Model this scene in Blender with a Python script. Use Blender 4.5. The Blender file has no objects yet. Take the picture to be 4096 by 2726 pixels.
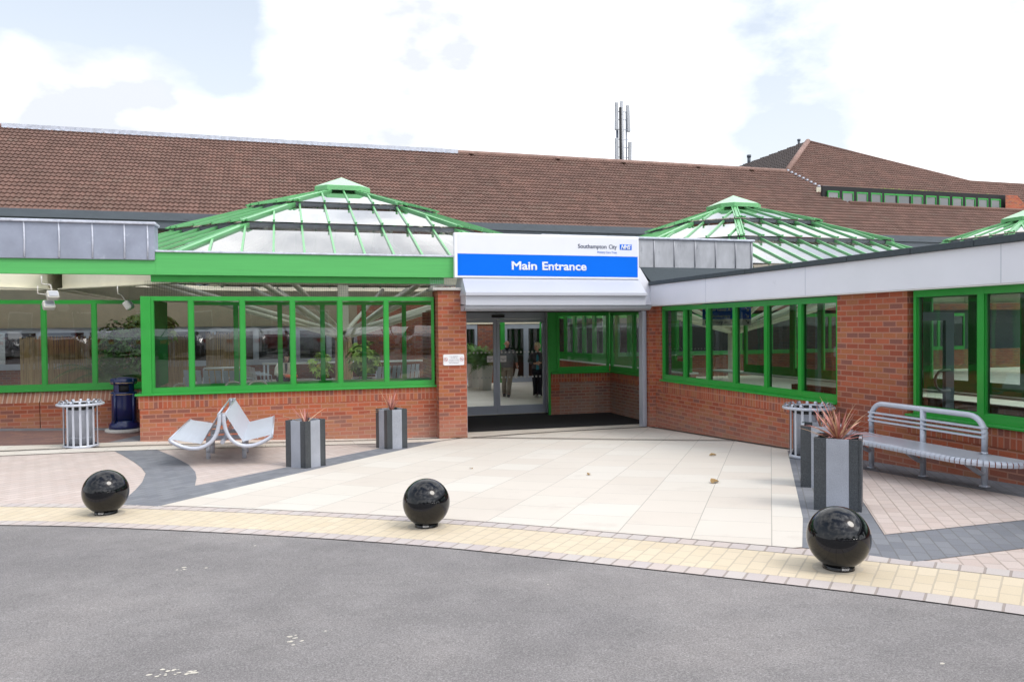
import bpy, bmesh, math, random
from mathutils import Vector, Matrix, noise
random.seed(7)
R = math.radians
SC = bpy.context.scene
COL = SC.collection

# ------------------------------------------------------------------ camera
AL = math.atan(1767 / 5915.0); PT = .0181; RO = .0093
CAMZ = 2.14
fw = Vector((math.sin(AL) * math.cos(PT), math.cos(AL) * math.cos(PT), -math.sin(PT)))
r0 = Vector((math.cos(AL), -math.sin(AL), 0)); u0 = r0.cross(fw)
rt = r0 * math.cos(RO) - u0 * math.sin(RO); up = u0 * math.cos(RO) + r0 * math.sin(RO)
cd = bpy.data.cameras.new('camera'); cam = bpy.data.objects.new('camera', cd); COL.objects.link(cam)
cam.matrix_world = Matrix(((rt.x, up.x, -fw.x, 0), (rt.y, up.y, -fw.y, 0), (rt.z, up.z, -fw.z, CAMZ), (0, 0, 0, 1)))
cd.sensor_width = 36; cd.lens = 27; cd.clip_end = 3000; cd.clip_start = .05
SC.camera = cam

# ------------------------------------------------------------------ world and sun
SUN_EL, SUN_AZ = R(52), R(143)        # azimuth clockwise from +Y
w = bpy.data.worlds.new('World'); SC.world = w; w.use_nodes = True
nt = w.node_tree; nt.nodes.clear()
def wn(t, **k):
    n = nt.nodes.new(t)
    for a, b in k.items(): setattr(n, a, b)
    return n
wo = wn('ShaderNodeOutputWorld'); bg = wn('ShaderNodeBackground'); bg.inputs[1].default_value = .13
sky = wn('ShaderNodeTexSky', sky_type='NISHITA'); sky.sun_disc = False
sky.sun_elevation = SUN_EL; sky.sun_rotation = SUN_AZ; sky.altitude = 50; sky.air_density = 1.3; sky.dust_density = 2.0
tc = wn('ShaderNodeTexCoord'); mp = wn('ShaderNodeMapping'); mp.inputs['Scale'].default_value = (1, 1, 1.9); mp.inputs['Location'].default_value = (4.15, .4, 0.3)
nz = wn('ShaderNodeTexNoise'); nz.inputs['Scale'].default_value = 2.3; nz.inputs['Detail'].default_value = 12; nz.inputs['Roughness'].default_value = .56
nz2 = wn('ShaderNodeTexNoise'); nz2.inputs['Scale'].default_value = 7; nz2.inputs['Detail'].default_value = 8
L = nt.links.new
nv = wn('ShaderNodeVectorMath', operation='NORMALIZE'); L(tc.outputs['Generated'], nv.inputs[0])
L(tc.outputs['Generated'], mp.inputs[0]); L(mp.outputs[0], nz.inputs['Vector']); L(mp.outputs[0], nz2.inputs['Vector'])
def cloud_dir(px, py):      # fixed sky direction of a cloud bank
    return (fw + rt * (px - 2048) / 3072 - up * (py - 1363) / 3072).normalized()
def bump(px, py, rad, amp, prev):
    d = cloud_dir(px, py)
    dp = wn('ShaderNodeVectorMath', operation='DISTANCE'); dp.inputs[1].default_value = d
    nrm = wn('ShaderNodeVectorMath', operation='NORMALIZE'); L(tc.outputs['Generated'], nrm.inputs[0]); L(nrm.outputs[0], dp.inputs[0])
    mr = wn('ShaderNodeMapRange', interpolation_type='SMOOTHSTEP'); mr.inputs['From Min'].default_value = rad; mr.inputs['From Max'].default_value = 0
    mr.inputs['To Min'].default_value = 0; mr.inputs['To Max'].default_value = amp
    L(dp.outputs['Value'], mr.inputs['Value'])
    ad = wn('ShaderNodeMath', operation='ADD'); L(prev, ad.inputs[0]); L(mr.outputs[0], ad.inputs[1]); return ad.outputs[0]
o = nz.outputs['Fac']
for a in [(330, 100, .20, -.22), (1050, 215, .13, -.20), (2880, 90, .26, -.22), (3150, 300, .20, -.16), (1250, 20, .12, .20), (1900, 130, .22, .20), (520, 380, .10, .26), (120, 330, .10, .16),
          (1150, 420, .13, .22), (2150, 400, .30, .26), (3950, 330, .17, .34), (3000, 560, .3, .10), (1700, 560, .3, .10), (250, 560, .2, .1), (-600, -900, .5, -.15), (1130, -1500, .75, .20), (3500, -1400, .5, .12)]:  # unseen bank high overhead is added to whiten the rooflight reflections
    o = bump(*a, o)
cr = wn('ShaderNodeValToRGB'); cr.color_ramp.elements[0].position = .45; cr.color_ramp.elements[1].position = .62
cr.color_ramp.elements[0].color = (0, 0, 0, 1)
L(o, cr.inputs[0])
cc = wn('ShaderNodeValToRGB'); cc.color_ramp.elements[0].position = .34; cc.color_ramp.elements[1].position = .60
cc.color_ramp.elements[0].color = (.50, .52, .56, 1); cc.color_ramp.elements[1].color = (1, 1, 1, 1)
L(nz2.outputs['Fac'], cc.inputs[0])
sg = wn('ShaderNodeVectorMath', operation='DISTANCE'); sg.inputs[1].default_value = (math.sin(SUN_AZ) * math.cos(SUN_EL), math.cos(SUN_AZ) * math.cos(SUN_EL), math.sin(SUN_EL)); L(nv.outputs[0], sg.inputs[0])
sm0 = wn('ShaderNodeMapRange', interpolation_type='SMOOTHSTEP'); sm0.inputs['From Min'].default_value = 1.15; sm0.inputs['From Max'].default_value = 0; sm0.inputs['To Min'].default_value = 1; sm0.inputs['To Max'].default_value = 3.4; L(sg.outputs['Value'], sm0.inputs['Value'])
cm = wn('ShaderNodeMix', data_type='RGBA', blend_type='MULTIPLY'); cm.inputs['Factor'].default_value = 1
L(cc.outputs[0], cm.inputs[6]); cm.inputs[7].default_value = (9.8, 9.85, 9.95, 1)
hz = wn('ShaderNodeMix', data_type='RGBA'); hz.inputs[7].default_value = (5.25, 5.55, 5.95, 1); L(sky.outputs[0], hz.inputs[6])
sx_ = wn('ShaderNodeSeparateXYZ'); L(nv.outputs[0], sx_.inputs[0])
hm = wn('ShaderNodeMapRange'); hm.inputs['From Min'].default_value = .10; hm.inputs['From Max'].default_value = .85; hm.inputs['To Min'].default_value = .93; hm.inputs['To Max'].default_value = .10
L(sx_.outputs['Z'], hm.inputs['Value']); L(hm.outputs[0], hz.inputs['Factor'])
gw = wn('ShaderNodeVectorMath', operation='SCALE'); L(cm.outputs[2], gw.inputs[0]); L(sm0.outputs[0], gw.inputs[3])
mx = wn('ShaderNodeMix', data_type='RGBA'); L(cr.outputs[0], mx.inputs['Factor']); L(hz.outputs[2], mx.inputs[6]); L(gw.outputs[0], mx.inputs[7])
L(mx.outputs[2], bg.inputs[0]); L(bg.outputs[0], wo.inputs[0])

sd = bpy.data.lights.new('sun', 'SUN'); sd.energy = 1.0; sd.angle = R(20); sd.color = (1, .955, .89)
so = bpy.data.objects.new('sun', sd); COL.objects.link(so)
sv = Vector((math.sin(SUN_AZ) * math.cos(SUN_EL), math.cos(SUN_AZ) * math.cos(SUN_EL), math.sin(SUN_EL)))
so.rotation_euler = sv.to_track_quat('Z', 'Y').to_euler()
so.location = (0, -20, 30)
SC.view_settings.view_transform = 'Standard'; SC.view_settings.look = 'None'; SC.view_settings.gamma = 1
SC.view_settings.use_curve_mapping = False
SC.view_settings.exposure = .50
SC.cycles.max_bounces = 9; SC.cycles.transparent_max_bounces = 24; SC.cycles.diffuse_bounces = 4
SC.cycles.sample_clamp_indirect = 6; SC.cycles.use_denoising = True; SC.cycles.caustics_reflective = False; SC.cycles.caustics_refractive = False

# ------------------------------------------------------------------ ground height
def gz(x, y):
    y2 = max(y, -2.)
    a = .049 * (14.6 - y2) if y2 < 14.6 else 0
    s = 2.8 - x; sp = .3 * math.log1p(math.exp(min(60, s / .3))); sp = min(sp, 8)
    k = max(0, min(.0757 * (y2 - .73), 1.2))
    if y2 > 17: k *= max(0, 1 - (y2 - 17) / 1.5)
    return a + .04 * sp * k * .9

# ------------------------------------------------------------------ mesh builder
class MB:
    def __init__(s): s.v = []; s.f = []; s.uv = []; s.mi = []; s.sm = []; s.M = None
    def vert(s, p):
        p = Vector(p)
        if s.M is not None: p = s.M @ p
        s.v.append(p[:]); return len(s.v) - 1
    def face(s, pts, uvs=None, m=0, smooth=False):
        ids = [s.vert(p) for p in pts]; s.f.append(ids); s.mi.append(m); s.sm.append(smooth)
        if uvs is None:
            a, b, c = Vector(pts[0]), Vector(pts[1]), Vector(pts[2]); n = (b - a).cross(c - a)
            ax = max(range(3), key=lambda i: abs(n[i]))
            uvs = [((p[1] if ax == 0 else p[0]), (p[1] if ax == 2 else p[2])) for p in pts]
        s.uv.append(list(uvs)); return s
    def box(s, x0, x1, y0, y1, z0, z1, m=0):
        if x0 > x1: x0, x1 = x1, x0
        if y0 > y1: y0, y1 = y1, y0
        if z0 > z1: z0, z1 = z1, z0
        p = lambda a, b, c: (a, b, c)
        s.face([p(x0, y0, z0), p(x1, y0, z0), p(x1, y0, z1), p(x0, y0, z1)], m=m)
        s.face([p(x1, y1, z0), p(x0, y1, z0), p(x0, y1, z1), p(x1, y1, z1)], m=m)
        s.face([p(x1, y0, z0), p(x1, y1, z0), p(x1, y1, z1), p(x1, y0, z1)], m=m)
        s.face([p(x0, y1, z0), p(x0, y0, z0), p(x0, y0, z1), p(x0, y1, z1)], m=m)
        s.face([p(x0, y0, z1), p(x1, y0, z1), p(x1, y1, z1), p(x0, y1, z1)], m=m)
        s.face([p(x0, y1, z0), p(x1, y1, z0), p(x1, y0, z0), p(x0, y0, z0)], m=m)
        return s
    def bar(s, a, b, wd, ht, upv=(0, 0, 1), m=0):      # box of section wd x ht whose lower centre line runs a-b
        a, b, upv = Vector(a), Vector(b), Vector(upv); d = (b - a); 
        if d.length < 1e-6: return s
        d.normalize(); sd = d.cross(upv)
        if sd.length < 1e-5: sd = Vector((1, 0, 0))
        sd.normalize(); u = sd.cross(d).normalized(); h = sd * wd / 2
        q = [a - h, a + h, a + h + u * ht, a - h + u * ht, b - h, b + h, b + h + u * ht, b - h + u * ht]
        for f in ((0, 1, 2, 3), (5, 4, 7, 6), (1, 5, 6, 2), (4, 0, 3, 7), (3, 2, 6, 7), (1, 0, 4, 5)):
            s.face([q[i] for i in f], m=m)
        return s
    def tube(s, pts, r, n=10, m=0, closed=False, cap=True, flat=1.0):
        pts = [Vector(p) for p in pts]; N = len(pts); rings = []
        rr = r if isinstance(r, (list, tuple)) else [r] * N
        prev = None
        for i, p in enumerate(pts):
            if closed: t = pts[(i + 1) % N] - pts[i - 1]
            else: t = pts[min(i + 1, N - 1)] - pts[max(i - 1, 0)]
            t.normalize()
            if prev is None:
                a = Vector((0, 0, 1)) if abs(t.z) < .9 else Vector((1, 0, 0))
                x = t.cross(a).normalized()
            else:
                x = (prev - t * prev.dot(t)).normalized()
            prev = x; y = t.cross(x)
            rings.append([s.vert(p + (x * math.cos(2 * math.pi * k / n) + y * math.sin(2 * math.pi * k / n) * flat) * rr[i]) for k in range(n)])
        R_ = N if closed else N - 1; ul = 0
        for i in range(R_):
            a, b = rings[i], rings[(i + 1) % N]
            for k in range(n):
                s.f.append([a[k], a[(k + 1) % n], b[(k + 1) % n], b[k]]); s.mi.append(m); s.sm.append(True)
                s.uv.append([(k / n, i), ((k + 1) / n, i), ((k + 1) / n, i + 1), (k / n, i + 1)])
        if cap and not closed:
            for rg, fl in ((rings[0], True), (rings[-1], False)):
                ids = rg[::-1] if fl else rg
                s.f.append(list(ids)); s.mi.append(m); s.sm.append(False); s.uv.append([(0, 0)] * n)
        return s
    def lathe(s, prof, c=(0, 0, 0), n=24, m=0, cap=True, sy=1.0):
        c = Vector(c); rings = []
        for r, z in prof:
            rings.append([s.vert(c + Vector((r * math.cos(2 * math.pi * k / n), sy * r * math.sin(2 * math.pi * k / n), z))) for k in range(n)])
        for i in range(len(prof) - 1):
            for k in range(n):
                a, b = rings[i], rings[i + 1]
                s.f.append([a[k], a[(k + 1) % n], b[(k + 1) % n], b[k]]); s.mi.append(m); s.sm.append(True)
                s.uv.append([(k / n, prof[i][1]), ((k + 1) / n, prof[i][1]), ((k + 1) / n, prof[i + 1][1]), (k / n, prof[i + 1][1])])
        if cap:
            s.f.append(rings[0][::-1]); s.mi.append(m); s.sm.append(False); s.uv.append([(0, 0)] * n)
            s.f.append(list(rings[-1])); s.mi.append(m); s.sm.append(False); s.uv.append([(0, 0)] * n)
        return s
    def prism(s, poly, z0, z1, m=0):
        n = len(poly)
        s.face([(p[0], p[1], z1) for p in poly], m=m); s.face([(p[0], p[1], z0) for p in poly[::-1]], m=m)
        for i in range(n):
            a, b = poly[i], poly[(i + 1) % n]; ln = math.hypot(b[0] - a[0], b[1] - a[1])
            s.face([(a[0], a[1], z0), (b[0], b[1], z0), (b[0], b[1], z1), (a[0], a[1], z1)], uvs=[(0, z0), (ln, z0), (ln, z1), (0, z1)], m=m)
        return s
    def build(s, name, mats, parent=None, bevel=0, weld=False):
        me = bpy.data.meshes.new(name); me.from_pydata(s.v, [], s.f)
        if not isinstance(mats, (list, tuple)): mats = [mats]
        for a in mats: me.materials.append(a)
        uvl = me.uv_layers.new(name='UVMap'); fl = []
        for u in s.uv:
            for q in u: fl.extend(q)
        uvl.data.foreach_set('uv', fl)
        me.polygons.foreach_set('material_index', s.mi); me.polygons.foreach_set('use_smooth', s.sm); me.update()
        if weld or bevel:
            bm = bmesh.new(); bm.from_mesh(me); bmesh.ops.remove_doubles(bm, verts=bm.verts, dist=1e-5); bm.to_mesh(me); bm.free()
        o = bpy.data.objects.new(name, me); COL.objects.link(o)
        if bevel:
            md = o.modifiers.new('bevel', 'BEVEL'); md.width = bevel; md.segments = 2; md.limit_method = 'ANGLE'; md.angle_limit = R(40)
        if parent is not None: o.parent = parent; o.matrix_parent_inverse = parent.matrix_world.inverted()
        return o

def thing(name, label, cat, loc=(0, 0, 0), rz=0, group=None):
    o = bpy.data.objects.new(name, None); COL.objects.link(o); o.location = loc; o.rotation_euler = (0, 0, rz)
    o.empty_display_size = .2; o['label'] = label; o['category'] = cat
    if group: o['group'] = group
    bpy.context.view_layer.update() if False else None
    o.matrix_world = Matrix.Translation(Vector(loc)) @ Matrix.Rotation(rz, 4, 'Z')
    return o
def tag(o, label, cat, group=None):
    o['label'] = label; o['category'] = cat
    if group: o['group'] = group
    return o
def local(o):     # parts given in the thing's own coordinates
    o.matrix_parent_inverse = Matrix.Identity(4); return o
def struct(o, kind='structure'): o['kind'] = kind; return o
def dup(o, loc=None, rz=None, label=None, parent=None):
    c = o.copy(); COL.objects.link(c)
    if parent is not None: c.parent = parent
    if loc is not None: c.location = loc
    if rz is not None: c.rotation_euler = (0, 0, rz)
    if label: c['label'] = label
    for ch in list(o.children): dup(ch, parent=c)
    return c

# ------------------------------------------------------------------ materials
def mat(name):
    m = bpy.data.materials.new(name); m.use_nodes = True; n = m.node_tree; n.nodes.clear(); return m, n
def bsdf(n, **k):
    out = n.nodes.new('ShaderNodeOutputMaterial'); b = n.nodes.new('ShaderNodeBsdfPrincipled'); n.links.new(b.outputs[0], out.inputs[0])
    for a, v in k.items(): b.inputs[a].default_value = v
    return b, out
def c4(c): return (c[0], c[1], c[2], 1)
def ramp(n, els):
    r = n.nodes.new('ShaderNodeValToRGB'); e = r.color_ramp.elements
    while len(e) < len(els): e.new(.5)
    for i, (p, c) in enumerate(els): e[i].position = p; e[i].color = c4(c)
    return r
def noisen(n, sc, det=4, rough=.55, coord='Object', vec=None, scale3=None):
    t = n.nodes.new('ShaderNodeTexNoise'); t.inputs['Scale'].default_value = sc; t.inputs['Detail'].default_value = det; t.inputs['Roughness'].default_value = rough
    if vec is None:
        c = n.nodes.new('ShaderNodeTexCoord'); vec = c.outputs[coord]
    if scale3:
        mpp = n.nodes.new('ShaderNodeMapping'); mpp.inputs['Scale'].default_value = scale3; n.links.new(vec, mpp.inputs[0]); vec = mpp.outputs[0]
    n.links.new(vec, t.inputs['Vector']); return t
def mixc(n, fac, a, b, mode='MIX'):
    x = n.nodes.new('ShaderNodeMix'); x.data_type = 'RGBA'; x.blend_type = mode
    for i, v in ((0, fac), (6, a), (7, b)):
        if hasattr(v, 'links') or hasattr(v, 'is_linked'): n.links.new(v, x.inputs[i])
        elif i == 0: x.inputs[0].default_value = v
        else: x.inputs[i].default_value = c4(v)
    return x.outputs[2]
def bumpn(n, h, st, dist, b):
    u = n.nodes.new('ShaderNodeBump'); u.inputs['Strength'].default_value = st; u.inputs['Distance'].default_value = dist
    n.links.new(h, u.inputs['Height']); n.links.new(u.outputs[0], b.inputs['Normal']); return u
def paint(name, col, rough=.4, metal=0, var=.06, sc=3.0, bump=0, coat=0, stretch=None, dirt=None):
    m, n = mat(name); b, o = bsdf(n, Roughness=rough, Metallic=metal)
    t = noisen(n, sc, 6, .6, scale3=stretch)
    r = ramp(n, [(.3, [c * (1 - var) for c in col]), (.7, [min(1, c * (1 + var)) for c in col])]); n.links.new(t.outputs['Fac'], r.inputs[0])
    c = r.outputs[0]
    if dirt:
        t2 = noisen(n, dirt[0], 8, .7, scale3=stretch); r2 = ramp(n, [(dirt[2], (0, 0, 0)), (dirt[2] + .15, (1, 1, 1))]); n.links.new(t2.outputs['Fac'], r2.inputs[0])
        c = mixc(n, r2.outputs[0], c, dirt[1])
    n.links.new(c, b.inputs['Base Color'])
    rr = n.nodes.new('ShaderNodeMapRange'); rr.inputs['To Min'].default_value = max(0, rough - .08); rr.inputs['To Max'].default_value = min(1, rough + .1)
    n.links.new(t.outputs['Fac'], rr.inputs[0]); n.links.new(rr.outputs[0], b.inputs['Roughness'])
    if bump:
        t3 = noisen(n, 60, 3); bumpn(n, t3.outputs['Fac'], bump, .01, b)
    if coat: b.inputs['Coat Weight'].default_value = coat; b.inputs['Coat Roughness'].default_value = .04
    return m
def bricks(name, bw, rh, cols, mortar, msize=.01, off=.5, bump=.5, grain=.15, gsc=60, rough=.85, bigvar=.15, dist=.006, stain=None, msmooth=.15, bigsc=.7, blotch=None):
    m, n = mat(name); b, o = bsdf(n, Roughness=rough)
    tcn = n.nodes.new('ShaderNodeTexCoord'); uv = tcn.outputs['UV']
    # slight wobble of the joints
    tw = n.nodes.new('ShaderNodeTexNoise'); tw.inputs['Scale'].default_value = 9 if bw < .5 else 2; n.links.new(uv, tw.inputs['Vector'])
    ws = n.nodes.new('ShaderNodeVectorMath'); ws.operation = 'SCALE'; ws.inputs[3].default_value = .006
    n.links.new(tw.outputs['Color'], ws.inputs[0]); wa = n.nodes.new('ShaderNodeVectorMath'); n.links.new(uv, wa.inputs[0]); n.links.new(ws.outputs[0], wa.inputs[1])
    t = n.nodes.new('ShaderNodeTexBrick'); t.offset = off; t.offset_frequency = 2; t.squash = 1; n.links.new(wa.outputs[0], t.inputs['Vector'])
    for a, v in (('Color1', (0, 0, 0, 1)), ('Color2', (1, 1, 1, 1)), ('Mortar', (.5, .5, .5, 1)), ('Scale', 1), ('Mortar Size', msize), ('Mortar Smooth', msmooth), ('Bias', 0), ('Brick Width', bw), ('Row Height', rh)):
        t.inputs[a].default_value = v
    k = len(cols); r = ramp(n, [(i / k, c) for i, c in enumerate(cols)]); r.color_ramp.interpolation = 'CONSTANT' if k > 4 else 'LINEAR'
    n.links.new(t.outputs['Color'], r.inputs[0])
    g = noisen(n, gsc, 5, .65, vec=uv); gr = ramp(n, [(.25, (1 - grain,) * 3), (.75, (1 + grain,) * 3)]); n.links.new(g.outputs['Fac'], gr.inputs[0])
    c = mixc(n, 1.0, r.outputs[0], gr.outputs[0], 'MULTIPLY')
    if blotch:     # dark or light smears inside single bricks
        tb = noisen(n, blotch[0], 3, .6, vec=uv); rb = ramp(n, [(blotch[1], (0, 0, 0)), (blotch[1] + .12, (1, 1, 1))]); n.links.new(tb.outputs['Fac'], rb.inputs[0])
        fm = n.nodes.new('ShaderNodeMath'); fm.operation = 'MULTIPLY'; fm.inputs[1].default_value = blotch[3]; n.links.new(rb.outputs[0], fm.inputs[0])
        c = mixc(n, fm.outputs[0], c, blotch[2])
    c = mixc(n, t.outputs['Fac'], c, mortar)
    bv = noisen(n, bigsc, 5, .6, coord='Object'); br = ramp(n, [(.3, (1 - bigvar,) * 3), (.7, (1 + bigvar * .6,) * 3)]); n.links.new(bv.outputs['Fac'], br.inputs[0])
    c = mixc(n, 1.0, c, br.outputs[0], 'MULTIPLY')
    if stain:
        sn = noisen(n, stain[0], 9, .7, coord='Object'); sr = ramp(n, [(stain[2], (0, 0, 0)), (stain[2] + .12, (1, 1, 1))]); n.links.new(sn.outputs['Fac'], sr.inputs[0])
        sm_ = n.nodes.new('ShaderNodeMath'); sm_.operation = 'MULTIPLY'; sm_.inputs[1].default_value = stain[3]; n.links.new(sr.outputs[0], sm_.inputs[0])
        c = mixc(n, sm_.outputs[0], c, stain[1])
    if 'brick' in name and stain:      # pale splash dirt low on the walls
        ge = n.nodes.new('ShaderNodeNewGeometry'); sz = n.nodes.new('ShaderNodeSeparateXYZ'); n.links.new(ge.outputs['Position'], sz.inputs[0])
        hm_ = n.nodes.new('ShaderNodeMapRange'); hm_.inputs['From Min'].default_value = .62; hm_.inputs['From Max'].default_value = .15; hm_.inputs['To Max'].default_value = .62; n.links.new(sz.outputs['Z'], hm_.inputs[0])
        dn = noisen(n, 3.5, 8, .7); ml_ = n.nodes.new('ShaderNodeMath'); ml_.operation = 'MULTIPLY'; n.links.new(hm_.outputs[0], ml_.inputs[0]); n.links.new(dn.outputs['Fac'], ml_.inputs[1])
        c = mixc(n, ml_.outputs[0], c, (.40, .30, .25))
    n.links.new(c, b.inputs['Base Color'])
    iv = n.nodes.new('ShaderNodeMath'); iv.operation = 'SUBTRACT'; iv.inputs[0].default_value = 1; n.links.new(t.outputs['Fac'], iv.inputs[1])
    gm = n.nodes.new('ShaderNodeMath'); gm.operation = 'MULTIPLY_ADD'; gm.inputs[1].default_value = .35; n.links.new(g.outputs['Fac'], gm.inputs[0]); n.links.new(iv.outputs[0], gm.inputs[2])
    bumpn(n, gm.outputs[0], bump, dist, b)
    return m
BR = [(.37, .088, .040), (.41, .105, .048), (.32, .078, .038), (.39, .13, .052), (.28, .082, .048), (.38, .092, .040), (.34, .115, .048), (.235, .088, .064), (.42, .11, .052), (.36, .135, .060), (.31, .072, .036)]
MORT = (.41, .185, .125)
M_brick = bricks('red_brick', .225, .075, BR, MORT, .009, .5, blotch=(26, .58, (.20, .085, .05), .5), stain=(1.6, (.50, .42, .38), .66, .35))
M_soldier = bricks('brick_on_end', .075, .30, BR, MORT, .009, 0, blotch=(26, .58, (.20, .085, .05), .5))
M_brickdirty = bricks('weathered_brick', .225, .075, [(c[0] * .62 + .06, c[1] * .7 + .05, c[2] * .8 + .045) for c in BR], (.36, .25, .2), .01, .5, stain=(2.5, (.26, .21, .18), .5, .6))
M_brickbevel = bricks('brick_sill', .075, .34, [(.34, .16, .10), (.42, .22, .14), (.30, .13, .08), (.38, .20, .13), (.33, .15, .10)], (.48, .32, .25), .012, 0)
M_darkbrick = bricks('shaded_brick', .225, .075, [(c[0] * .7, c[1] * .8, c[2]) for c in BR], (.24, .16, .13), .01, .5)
M_cream = bricks('cream_slab', .6, .6, [(.645, .60, .53), (.61, .55, .48), (.655, .615, .55), (.63, .575, .505)], (.36, .33, .29), .0036, .5, bump=.25, grain=.05, gsc=120, bigvar=.05, rough=.8, stain=(2.2, (.53, .47, .41), .56, .4), msmooth=.1, bigsc=.5)
M_pink = bricks('pinkish_paver', .20, .122, [(.56, .465, .42), (.53, .435, .39), (.59, .50, .455), (.545, .46, .42)], (.40, .33, .285), .006, .5, bump=.5, grain=.10, gsc=90, bigvar=.10, stain=(14, (.40, .32, .27), .6, .4))
M_charcoal = bricks('charcoal_paver', .20, .105, [(.175, .183, .205), (.195, .203, .225), (.16, .168, .19), (.21, .218, .238)], (.15, .15, .155), .005, .5, bump=.4, grain=.18, gsc=140, bigvar=.08, stain=(5, (.28, .265, .25), .69, .6))
M_yellow = bricks('yellow_block', .205, .108, [(.64, .545, .40), (.61, .515, .37), (.66, .565, .42), (.63, .535, .395)], (.50, .43, .33), .0055, .5, bump=.5, grain=.08, gsc=110, bigvar=.07, stain=(3, (.62, .54, .40), .58, .4))
M_sett = bricks('kerb_sett', .128, 1.0, [(.52, .46, .43), (.54, .465, .425), (.49, .435, .42), (.53, .48, .45)], (.34, .29, .26), .008, 0, bump=.5, grain=.12, gsc=110, bigvar=.08)
M_redpave = bricks('red_paver', .21, .105, [(.20, .11, .09), (.24, .13, .105), (.18, .10, .09)], (.14, .10, .09), .006, .5, bump=.4, grain=.12, gsc=90)
M_floor = bricks('courtyard_slab', .6, .6, [(.74, .70, .61), (.71, .67, .58), (.76, .72, .63)], (.58, .54, .47), .004, .5, bump=.15, grain=.05, bigvar=.1)

def asphalt():
    m, n = mat('asphalt'); b, o = bsdf(n, Roughness=.9)
    f = noisen(n, 105, 4, .75); fr = ramp(n, [(.30, (.135, .130, .132)), (.5, (.222, .207, .202)), (.70, (.36, .345, .34))]); n.links.new(f.outputs['Fac'], fr.inputs[0])
    f2 = noisen(n, 240, 2, .6); fr2 = ramp(n, [(.3, (.72,) * 3), (.7, (1.25,) * 3)]); n.links.new(f2.outputs['Fac'], fr2.inputs[0])
    c = mixc(n, 1, fr.outputs[0], fr2.outputs[0], 'MULTIPLY')
    big = noisen(n, .55, 5, .6, scale3=(1, 1.3, 1)); br = ramp(n, [(.33, (.87, .87, .88)), (.5, (1, 1, 1)), (.62, (1.16, 1.15, 1.14))]); n.links.new(big.outputs['Fac'], br.inputs[0])
    c = mixc(n, 1, c, br.outputs[0], 'MULTIPLY')
    mid = noisen(n, 3.2, 6, .7); mr = ramp(n, [(.35, (.90,) * 3), (.65, (1.08,) * 3)]); n.links.new(mid.outputs['Fac'], mr.inputs[0])
    c = mixc(n, 1, c, mr.outputs[0], 'MULTIPLY')
    n.links.new(c, b.inputs['Base Color'])
    bumpn(n, f.outputs['Fac'], .6, .006, b); return m
M_asphalt = asphalt()

GREEN = (.028, .30, .050)
M_green = paint('green_frame_paint', (.022, .31, .040), .32, var=.05, coat=.25)
M_greenM = paint('matt_green_panel', (.022, .27, .045), .9, var=.05); M_greenM.node_tree.nodes['Principled BSDF'].inputs['Specular IOR Level'].default_value = .1
M_greenF = paint('green_fascia_paint', (.085, .43, .11), .45, var=.07, sc=5, stretch=(.2, 1, 6), bump=.05)
M_greenL = paint('pale_green_metal', (.16, .48, .19), .3, var=.08, coat=.2)
M_greenCap = paint('green_cap_top', (.42, .68, .44), .35, var=.04)
M_white = paint('white_panel', (.79, .80, .86), .35, var=.025, sc=1.5, coat=.15, dirt=(2.0, (.62, .63, .68), .66))
M_signw = paint('sign_white', (.76, .78, .84), .3, var=.012, coat=.2)
M_signframe = paint('sign_frame', (.86, .87, .90), .3, var=.01)
M_blue = paint('sign_blue', (.0, .15, .78), .45, var=.02); M_blue.node_tree.nodes['Principled BSDF'].inputs['Specular IOR Level'].default_value = .12
M_ink = paint('dark_ink', (.03, .045, .10), .5)
M_inkb = paint('blue_ink', (.03, .16, .62), .5)
M_grey = paint('grey_coated_metal', (.42, .45, .52), .32, metal=.05, var=.05, coat=.2)
M_silver = paint('silver_coated_steel', (.50, .53, .60), .3, metal=.08, var=.05, coat=.3, dirt=(9, (.36, .37, .40), .70))
M_door = paint('grey_door_frame', (.38, .43, .52), .35, metal=.2, var=.05)
M_lead = paint('lead_sheet', (.30, .33, .41), .5, metal=.25, var=.14, sc=2.5, bump=.08, dirt=(5, (.42, .45, .52), .60))
M_leadR = paint('weathered_lead_sheet', (.42, .43, .46), .5, metal=.2, var=.18, sc=3, bump=.08, dirt=(5, (.22, .23, .26), .58), stretch=(1.5, 1.5, .6))
M_leadwhite = paint('oxidised_lead', (.55, .58, .66), .5, metal=.1, var=.2, sc=8, dirt=(9, (.30, .34, .42), .55))
M_felt = paint('dark_roofing_felt', (.055, .07, .08), .85, var=.15, sc=30, bump=.3)
M_gutter = paint('slate_grey_fascia', (.10, .118, .14), .55, var=.1, sc=2, dirt=(2.2, (.055, .058, .062), .58), stretch=(1, 1, 3))
M_beam = paint('cream_steel', (.84, .81, .66), .45, var=.05)
M_creamwall = paint('cream_wall', (.76, .72, .58), .8, var=.08, bump=.1)
M_black = paint('black_rubber', (.012, .012, .014), .7, var=.3, sc=20)
M_mat = paint('black_entrance_mat', (.0085, .0095, .013), .95, var=.3, sc=6, bump=.6, dirt=(30, (.10, .10, .10), .74))
M_gloss = paint('black_gloss_paint', (.003, .0035, .005), .045, var=.02, coat=0, dirt=(19, (.16, .06, .02), .80))
M_gloss.node_tree.nodes['Principled BSDF'].inputs['Specular IOR Level'].default_value = .5
M_wire = paint('pale_coated_wire', (.54, .57, .64), .4, var=.03)
M_canopy = paint('canopy_panel', (.50, .52, .58), .38, var=.02, sc=1.5)
M_granD = None
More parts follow.
